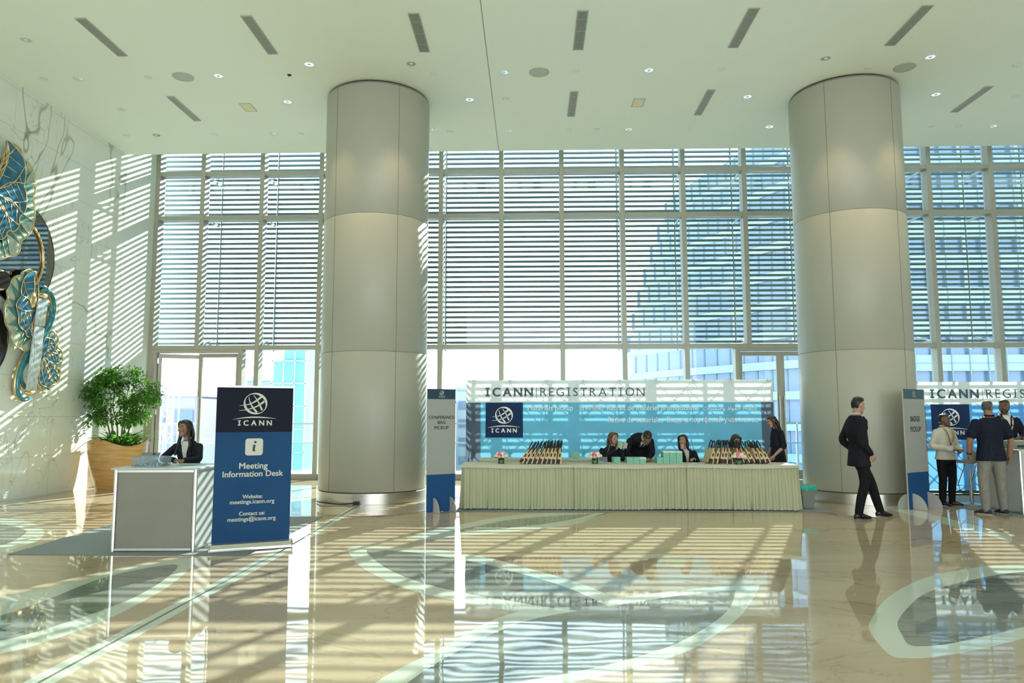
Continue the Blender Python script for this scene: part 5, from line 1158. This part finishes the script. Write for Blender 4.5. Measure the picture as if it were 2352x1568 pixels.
def seat(pz, lean=0.0, **kw):
    """seated figure, facing -Y, pelvis height pz"""
    J = dict(pelvis=(0, 0, pz), waist=(0, -.02-lean*.3, pz+.15), chest=(0, -.04-lean*.7, pz+.335), neck=(0, -.03-lean, pz+.52), head=(0, -.055-lean*1.15, pz+.68), shl=(-.152, -.03-lean, pz+.445), shr=(.152, -.03-lean, pz+.445), hipl=(-.09, -.02, pz-.02), hipr=(.09, -.02, pz-.02), knl=(-.11, -.40, pz-.04), knr=(.11, -.40, pz-.04), anl=(-.11, -.37, pz-.46), anr=(.11, -.37, pz-.46))
    J.update(kw); return J
# --- woman at the information desk
M['stool_x'] = M['stoolwhite']
J = seat(.715, 0.05, head=(-.045, -.13, 1.395), neck=(-.02, -.09, 1.225), chest=(-.01, -.08, 1.05), shl=(-.178, -.09, 1.15), shr=(.128, -.07, 1.15), ell=(-.245, -.31, 1.00), wrl=(.03, -.535, .995), elr=(.215, -.28, .995), wrr=(.13, -.53, .992), ha=(-0.42, 0.03, 0),
         locklx=(0, 0, 0), lockl=(-.135, -.205, 1.04), lockr=(.075, -.205, 1.03), hairend=(-.02, .03, 1.03), knl=(-.11, -.34, .70), knr=(.11, -.34, .70), anl=(-.11, -.30, .36), anr=(.11, -.30, .36)); J.pop('locklx')
person('woman with long dark hair and black blazer seated behind the information desk', (-4.60, 10.10, 0.007), 0.0, J, 'skin_tan', 'hair_black', 'blazer', 'trouser', female=True, k=0.98, hair_style='long', shirt='shirt_white', curl=(0.55, 0.55), hem=0.05,
       palms={'l': (0, 0, -1), 'r': (0, 0, -1)}, hand_dirs={'l': (0.85, -0.3, 0.0), 'r': (-0.85, -0.25, 0.0)})
def stool_copy(x, y, zseat, label):
    t = thing('swivel_stool', label, 'stool', (x, y, 0.007))
    MB().lathe([(0.03, zseat-0.05), (0.17, zseat-0.045), (0.185, zseat-0.01), (0.17, zseat)], seg=24).build('seat', 'dark_plastic', t, smooth='auto')
    MB().lathe([(0.025, 0.02), (0.025, zseat-0.05)], seg=12).build('column', 'steel', t, smooth='auto'); MB().lathe([(0.20, 0), (0.20, 0.01), (0.03, 0.03)], seg=24).build('base', 'steel', t, smooth='auto')
stool_copy(-4.60, 10.12, 0.57, 'stool carrying the woman seated behind the information desk')
# --- woman with brown hair holding a mint package
J = seat(.47, 0.02, head=(.02, -.07, 1.155), neck=(-.01, -.03, 1.005), chest=(-.03, -.03, .83), ha=(0.72, 0.06, 0), shl=(-.18, -.02, .935), shr=(.125, -.03, .935), ell=(-.20, -.22, .80), wrl=(.055, -.22, .955), elr=(.17, -.22, .79), wrr=(.165, -.23, .955), lockl=(-.10, -.12, .86), lockr=(.06, -.12, .93), hairend=(-.08, .05, .84))
person('woman with long brown hair and black blazer holding up a mint-green package', (1.46, 13.74, 0.007), 0.0, J, 'skin_light', 'hair_brown', 'blazer', 'trouser', female=True, k=0.96, hair_style='long', curl=(0.45, 0.45), hem=0.08,
       palms={'l': (1, 0, 0.1), 'r': (-1, 0, 0.1)}, hand_dirs={'l': (0.35, -0.1, 0.9), 'r': (0.25, -0.1, 0.9)})
stool_copy(1.46, 13.76, 0.33, 'stool carrying the woman who holds up a mint-green package')
M['mint_pale'] = noisecol('mint_package', (0.34, 0.45, 0.27), (0.45, 0.53, 0.36), 14, 0.5)
t = thing('package', 'pale green package with dark round marks held up by the brown-haired woman', 'package', (1.605, 13.47, 1.055), radians(20))
Rp = Matrix.Rotation(radians(12), 3, 'Y'); MB().bxr((0, 0, 0), (0.125, 0.05, 0.115), Rp).build('wrapper', 'mint_pale', t, bevel=0.004)
o = MB()
for z, r_ in ((0.027, 0.018), (-0.012, 0.016)): o.loft([[Rp @ V((0.025+r_*cos(a)*0.8, y_, z+r_*sin(a))) for a in [2*pi*q/14 for q in range(14)]] for y_ in (-0.027, -0.0245)])
o.build('printed_marks', 'mint_line', t); MB().bxr(Rp @ V((0.085, 0.01, 0.0)), (0.06, 0.035, 0.10), Rp).build('flap', 'board_edge', t)
# --- man bending over the table
J = dict(pelvis=(-.02, .12, .93), waist=(-.02, .03, 1.045), chest=(-.01, -.08, 1.125), neck=(.06, -.20, 1.165), head=(.115, -.295, 1.175), ha=(0.15, 1.02, 0.0), shl=(-.19, -.14, 1.105), shr=(.18, -.15, 1.105), ell=(-.25, -.20, .88), wrl=(-.15, -.37, .80), elr=(.20, -.20, .90), wrr=(.13, -.36, .80),
         hipl=(-.11, .12, .90), hipr=(.07, .12, .90), knl=(-.12, .10, .50), knr=(.09, .10, .50), anl=(-.12, .14, .09), anr=(.09, .14, .09))
person('man in black suit and tie bending forward over the table, head down', (1.985, 13.78, 0.007), radians(-6), J, 'skin_tan', 'hair_black', 'suit', 'trouser', k=1.0, shirt='shirt_white', tie=True, curl=(0.3, 0.3), hem=0.10, palms={'l': (0, 0, -1), 'r': (0, 0, -1)}, hand_dirs={'l': (0.2, -1, 0.0), 'r': (-0.2, -1, 0.0)})
# --- woman touching her lips
J = seat(.44, 0.02, head=(-.02, -.08, 1.115), neck=(.02, -.03, .965), chest=(.03, -.03, .80), ha=(-0.55, 0.05, 0), shl=(-.122, -.03, .895), shr=(.182, -.02, .895), ell=(-.17, -.24, .80), wrl=(-.075, -.225, .955), elr=(.23, -.10, .72), wrr=(.12, -.30, .80), lockl=(-.08, -.10, .93), lockr=(.12, -.10, .80), hairend=(.09, .05, .76))
person('woman with long black hair touching her lips beside the stepped mint boxes', (2.76, 13.74, 0.007), 0.0, J, 'skin_light', 'hair_black', 'blazer', 'trouser', female=True, k=0.95, hair_style='long', shirt='shirt_white', curl=(0.8, 0.4), hem=0.08,
       palms={'l': (0.3, 1, 0), 'r': (0, 0, -1)}, hand_dirs={'l': (0.15, 0.05, 1), 'r': (-0.6, -0.8, 0)})
stool_copy(2.76, 13.76, 0.30, 'stool carrying the woman who touches her lips')
# --- woman behind the tote bags
J = seat(.44, 0.03, head=(0, -.11, 1.115), neck=(0, -.05, .965), ha=(0.25, 0.38, 0), ell=(-.22, -.20, .70), wrl=(-.08, -.32, .80), elr=(.22, -.20, .70), wrr=(.08, -.32, .80), lockl=(-.10, -.13, .88), lockr=(.10, -.13, .88), hairend=(0, .03, .78))
person('black-haired woman with bowed head half hidden behind the tote bags', (3.68, 13.76, 0.007), 0.0, J, 'skin_tan', 'hair_black', 'blazer', 'trouser', female=True, k=0.95, hair_style='long', hem=0.08, palms={'l': (0, 0, -1), 'r': (0, 0, -1)}, hand_dirs={'l': (0.4, -1, 0), 'r': (-0.4, -1, 0)})
stool_copy(3.68, 13.78, 0.30, 'stool carrying the woman hidden behind the tote bags')
# ================================================================ WALL SCULPTURE on the marble wall
M['gold'] = noisecol('gold_leaf', (0.72, 0.50, 0.20), (0.85, 0.66, 0.34), 20, 0.28, metal=0.9); M['glaze_blue'] = noisecol('blue_glaze', (0.015, 0.10, 0.20), (0.04, 0.22, 0.36), 5, 0.12); M['glaze_pale'] = noisecol('pale_glaze', (0.38, 0.48, 0.40), (0.58, 0.66, 0.54), 8, 0.15); M['glaze_green'] = noisecol('green_glaze', (0.05, 0.20, 0.19), (0.12, 0.30, 0.28), 9, 0.15); M['glaze_teal'] = noisecol('teal_enamel', (0.03, 0.20, 0.25), (0.08, 0.30, 0.34), 9, 0.15)
M['mirror_disc'] = mat('bronze_mirror', (0.34, 0.33, 0.30), 0.04, 1.0); M['mirror_dark'] = mat('dark_mirror', (0.05, 0.045, 0.04), 0.06, 0.6); M['crystal'] = noisecol('crystal_rod', (0.40, 0.52, 0.55), (0.72, 0.80, 0.82), 30, 0.08, stretch=(1, 1, 0.3))
ART = thing('wall_sculpture', 'large blue and gold petal wall sculpture with round mirrors on the marble wall', 'wall art', (XW, 13.7, 0))
AY = 13.7
P3 = lambda y, z, q: (q, y-AY, z)
def plate(name, pts, m, q0, q1, sm=4, parent=ART):
    p = [(v.x, v.y) for v in spline(pts, sm)] if sm else pts
    return MB().prism(p, P3, q0, q1).build(name, m, parent)
def rim(name, pts, r, q, sm=4, m='gold'):
    p = spline(pts, sm); return MB().tube([P3(v.x, v.y, q) for v in p], r, 6, closed=True).build(name, m, ART, smooth=True)
def disc(name, cy, cz, r, m, q0, q1): return MB().prism([(cy+r*cos(2*pi*k/72), cz+r*sin(2*pi*k/72)) for k in range(72)], P3, q0, q1).build(name, m, ART)
def ring(name, cy, cz, r, rr_, q, m='gold'): return MB().tube([P3(cy+r*cos(2*pi*k/72), cz+r*sin(2*pi*k/72), q) for k in range(72)], rr_, 8, closed=True, flat=1).build(name, m, ART, smooth=True)
disc('mirror_disc', 13.72, 4.66, 0.99, 'mirror_disc', 0.003, 0.035); ring('mirror_edge', 13.72, 4.66, 0.99, 0.012, 0.03, 'mirror_dark'); ring('gold_ring', 13.62, 4.62, 0.72, 0.024, 0.055)
disc('small_mirror', 12.78, 2.95, 0.74, 'mirror_dark', 0.003, 0.03); ring('small_mirror_edge', 12.78, 2.95, 0.74, 0.014, 0.03, 'mirror_dark'); disc('drum', 13.10, 4.03, 0.16, 'mirror_dark', 0.03, 0.20); ring('drum_band', 13.10, 4.03, 0.165, 0.03, 0.12)
UPP = [(13.15,6.6),(13.28,6.62),(13.4,6.58),(13.46,6.44),(13.64,6.4),(13.79,6.25),(13.86,6.07),(13.86,5.9),(13.81,5.76),(13.88,5.62),(13.9,5.4),(13.84,5.14),(13.71,4.98),(13.56,4.85),(13.54,4.69),(13.45,4.56),(13.23,4.49),(13.09,4.41),(12.81,4.37),(12.55,4.7),(12.50,5.4),(12.66,6.0),(12.95,6.3)]
UPB = [(12.98,6.58),(13.04,6.6),(13.29,6.51),(13.44,6.41),(13.51,6.25),(13.52,6.07),(13.5,5.9),(13.58,5.76),(13.6,5.58),(13.56,5.42),(13.44,5.3),(13.44,5.17),(13.39,5.05),(13.28,4.97),(13.16,4.96),(13.08,4.81),(12.91,4.75),(12.66,4.93),(12.6,5.6),(12.8,5.94),(12.95,6.08),(13.02,6.26),(13.03,6.44)]
LOP = [(13.73,4.34),(13.63,4.28),(13.61,4.22),(13.44,4.16),(13.32,4.03),(13.26,3.88),(13.3,3.73),(13.24,3.58),(13.25,3.41),(13.3,3.24),(13.44,3.1),(13.48,2.94),(13.69,2.84),(13.88,2.79),(14.0,2.87),(14.06,3.05),(14.10,3.43),(14.10,3.66),(13.97,3.9),(13.93,4.30),(13.84,4.37)]
LOB = [(13.94,4.35),(13.74,4.27),(13.62,4.12),(13.58,3.95),(13.59,3.83),(13.5,3.71),(13.48,3.6),(13.56,3.43),(13.57,3.29),(13.65,3.21),(13.76,3.17),(13.82,3.08),(13.96,3.08),(14.08,3.14),(14.12,3.43),(14.13,3.66),(14.0,3.75),(13.95,3.94),(13.95,4.09),(13.93,4.23)]
SMP = [(14.61,3.27),(14.79,3.25),(14.9,3.13),(14.88,2.99),(15.01,2.92),(15.07,2.77),(15.01,2.55),(15.03,2.4),(14.89,2.22),(14.75,2.2),(14.7,2.09),(14.55,2.06),(14.46,2.11),(14.33,2.29),(14.40,3.06)]
SMB = [(14.57,3.12),(14.72,3.09),(14.78,2.98),(14.77,2.9),(14.88,2.83),(14.91,2.68),(14.86,2.58),(14.87,2.45),(14.76,2.35),(14.69,2.31),(14.69,2.19),(14.55,2.15),(14.33,2.31),(14.4,3.04)]
def petal(nm, outer, inner, root, q, tones):
    """pale outer lobes with a blue heart, gold outlines and a fan of gold veins from the root"""
    plate('outer_petal', outer, 'glaze_pale', q, q+0.035); rim('gold_edge', outer, 0.013, q+0.035)
    plate('inner_petal', inner, 'glaze_blue', q+0.03, q+0.065); rim('gold_edge', inner, 0.011, q+0.066)
    iv = spline(inner, 3); ov = spline(outer, 3); v = MB(); gq = MB(); n = len(iv); r0 = V(root); N_ = tones
    tips = [iv[int(i*n/N_)] for i in range(N_)]
    for i, tp in enumerate(tips):
        d = tp-r0
        if d.length < 0.25: continue
        side = V((-d.y, d.x)); mid = r0+d*0.55+side*0.10*(1 if i % 2 else -1)
        pv = spline([r0+d*0.06, mid, tp], 5, False); v.tube([P3(p.x, p.y, q+0.068) for p in pv], 0.0095, 5)
        for f in (0.35, 0.55, 0.75):                                 # cross veins
            a = pv[int(f*(len(pv)-1))]; b_ = r0+(tips[(i+1) % N_]-r0)*min(1, f+0.16)
            if (a-b_).length < 0.75 and (tips[(i+1) % N_]-tp).length < 0.8: v.tube([P3(a.x, a.y, q+0.067), P3(b_.x, b_.y, q+0.067)], 0.0065, 5)
    for i in range(int(N_*1.6)):                                      # facets of the pale rim
        tp = iv[int(i*n/(N_*1.6))]; o_ = min(ov, key=lambda u: (u-(tp+(tp-r0).normalized()*0.22)).length)
        if 0.07 < (o_-tp).length < 0.5:
            v.tube([P3(tp.x, tp.y, q+0.050), P3(o_.x, o_.y, q+0.040)], 0.007, 5)
            t2 = iv[(int(i*n/(N_*1.6))+4) % n]; gq.prism([(tp.x, tp.y), (o_.x, o_.y), (t2.x, t2.y)], P3, q+0.034, q+0.041)
    v.build('gold_veins', 'gold', ART, smooth=True); gq.build('green_facets', 'glaze_green', ART)
petal('upper', UPP, UPB, (12.72, 5.55), 0.10, 12); petal('lower', LOP, LOB, (14.05, 3.62), 0.12, 10); petal('small', SMP, SMB, (14.40, 2.75), 0.06, 10)
for k in range(7):
    f = k/6; a0 = V((14.03+0.25*f, 3.84)); a1 = V((13.85+0.25*f, 2.05)); m_ = MB(); br = 0.29
    m_.tube([P3(*a0.lerp(a1, 0.0), 0.22), P3(*a0.lerp(a1, br), 0.22)], 0.020, 8); m_.tube([P3(*a0.lerp(a1, br+0.02), 0.22), P3(*a0.lerp(a1, 1.0), 0.22)], 0.020, 8); m_.build('crystal_rod', 'crystal', ART, smooth=True)
MB().prism([(13.98, 3.40), (14.25, 3.42), (14.23, 3.24), (13.96, 3.22)], P3, 0.17, 0.205).build('rod_clasp', 'gold', ART)
MB().ell(P3(13.93, 3.79, 0.17), (0.06, 0.095, 0.16)).build('gold_bulb', 'gold', ART, smooth=True); MB().ell(P3(14.19, 3.92, 0.18), (0.06, 0.15, 0.06)).build('gold_bulb', 'gold', ART, smooth=True); MB().ell(P3(13.99, 2.02, 0.2), (0.06, 0.15, 0.055)).build('gold_bulb', 'gold', ART, smooth=True)
for pts in ([(14.12,3.92),(14.31,4.06),(14.51,4.04),(14.64,3.88),(14.67,3.66),(14.57,3.36),(14.39,3.13),(14.05,2.87),(13.84,2.57),(13.74,2.26),(13.77,2.0),(13.93,1.88),(14.09,1.92)], [(14.03,3.97),(14.13,4.09),(14.27,4.12),(14.37,4.10),(14.44,4.02)], [(14.45,3.76),(14.58,3.61),(14.49,3.37),(14.24,3.0),(14.07,2.73),(13.84,2.48),(13.83,2.25),(13.97,2.11)]):
    p = spline(pts, 5, False); MB().tube([P3(v.x, v.y, 0.115) for v in p], 0.045, 8, flat=0.8).build('teal_loop', 'glaze_teal', ART, smooth=True)
    MB().tube([P3(v.x, v.y, 0.075) for v in p], 0.048, 8, flat=0.8).build('gold_loop', 'gold', ART, smooth=True)
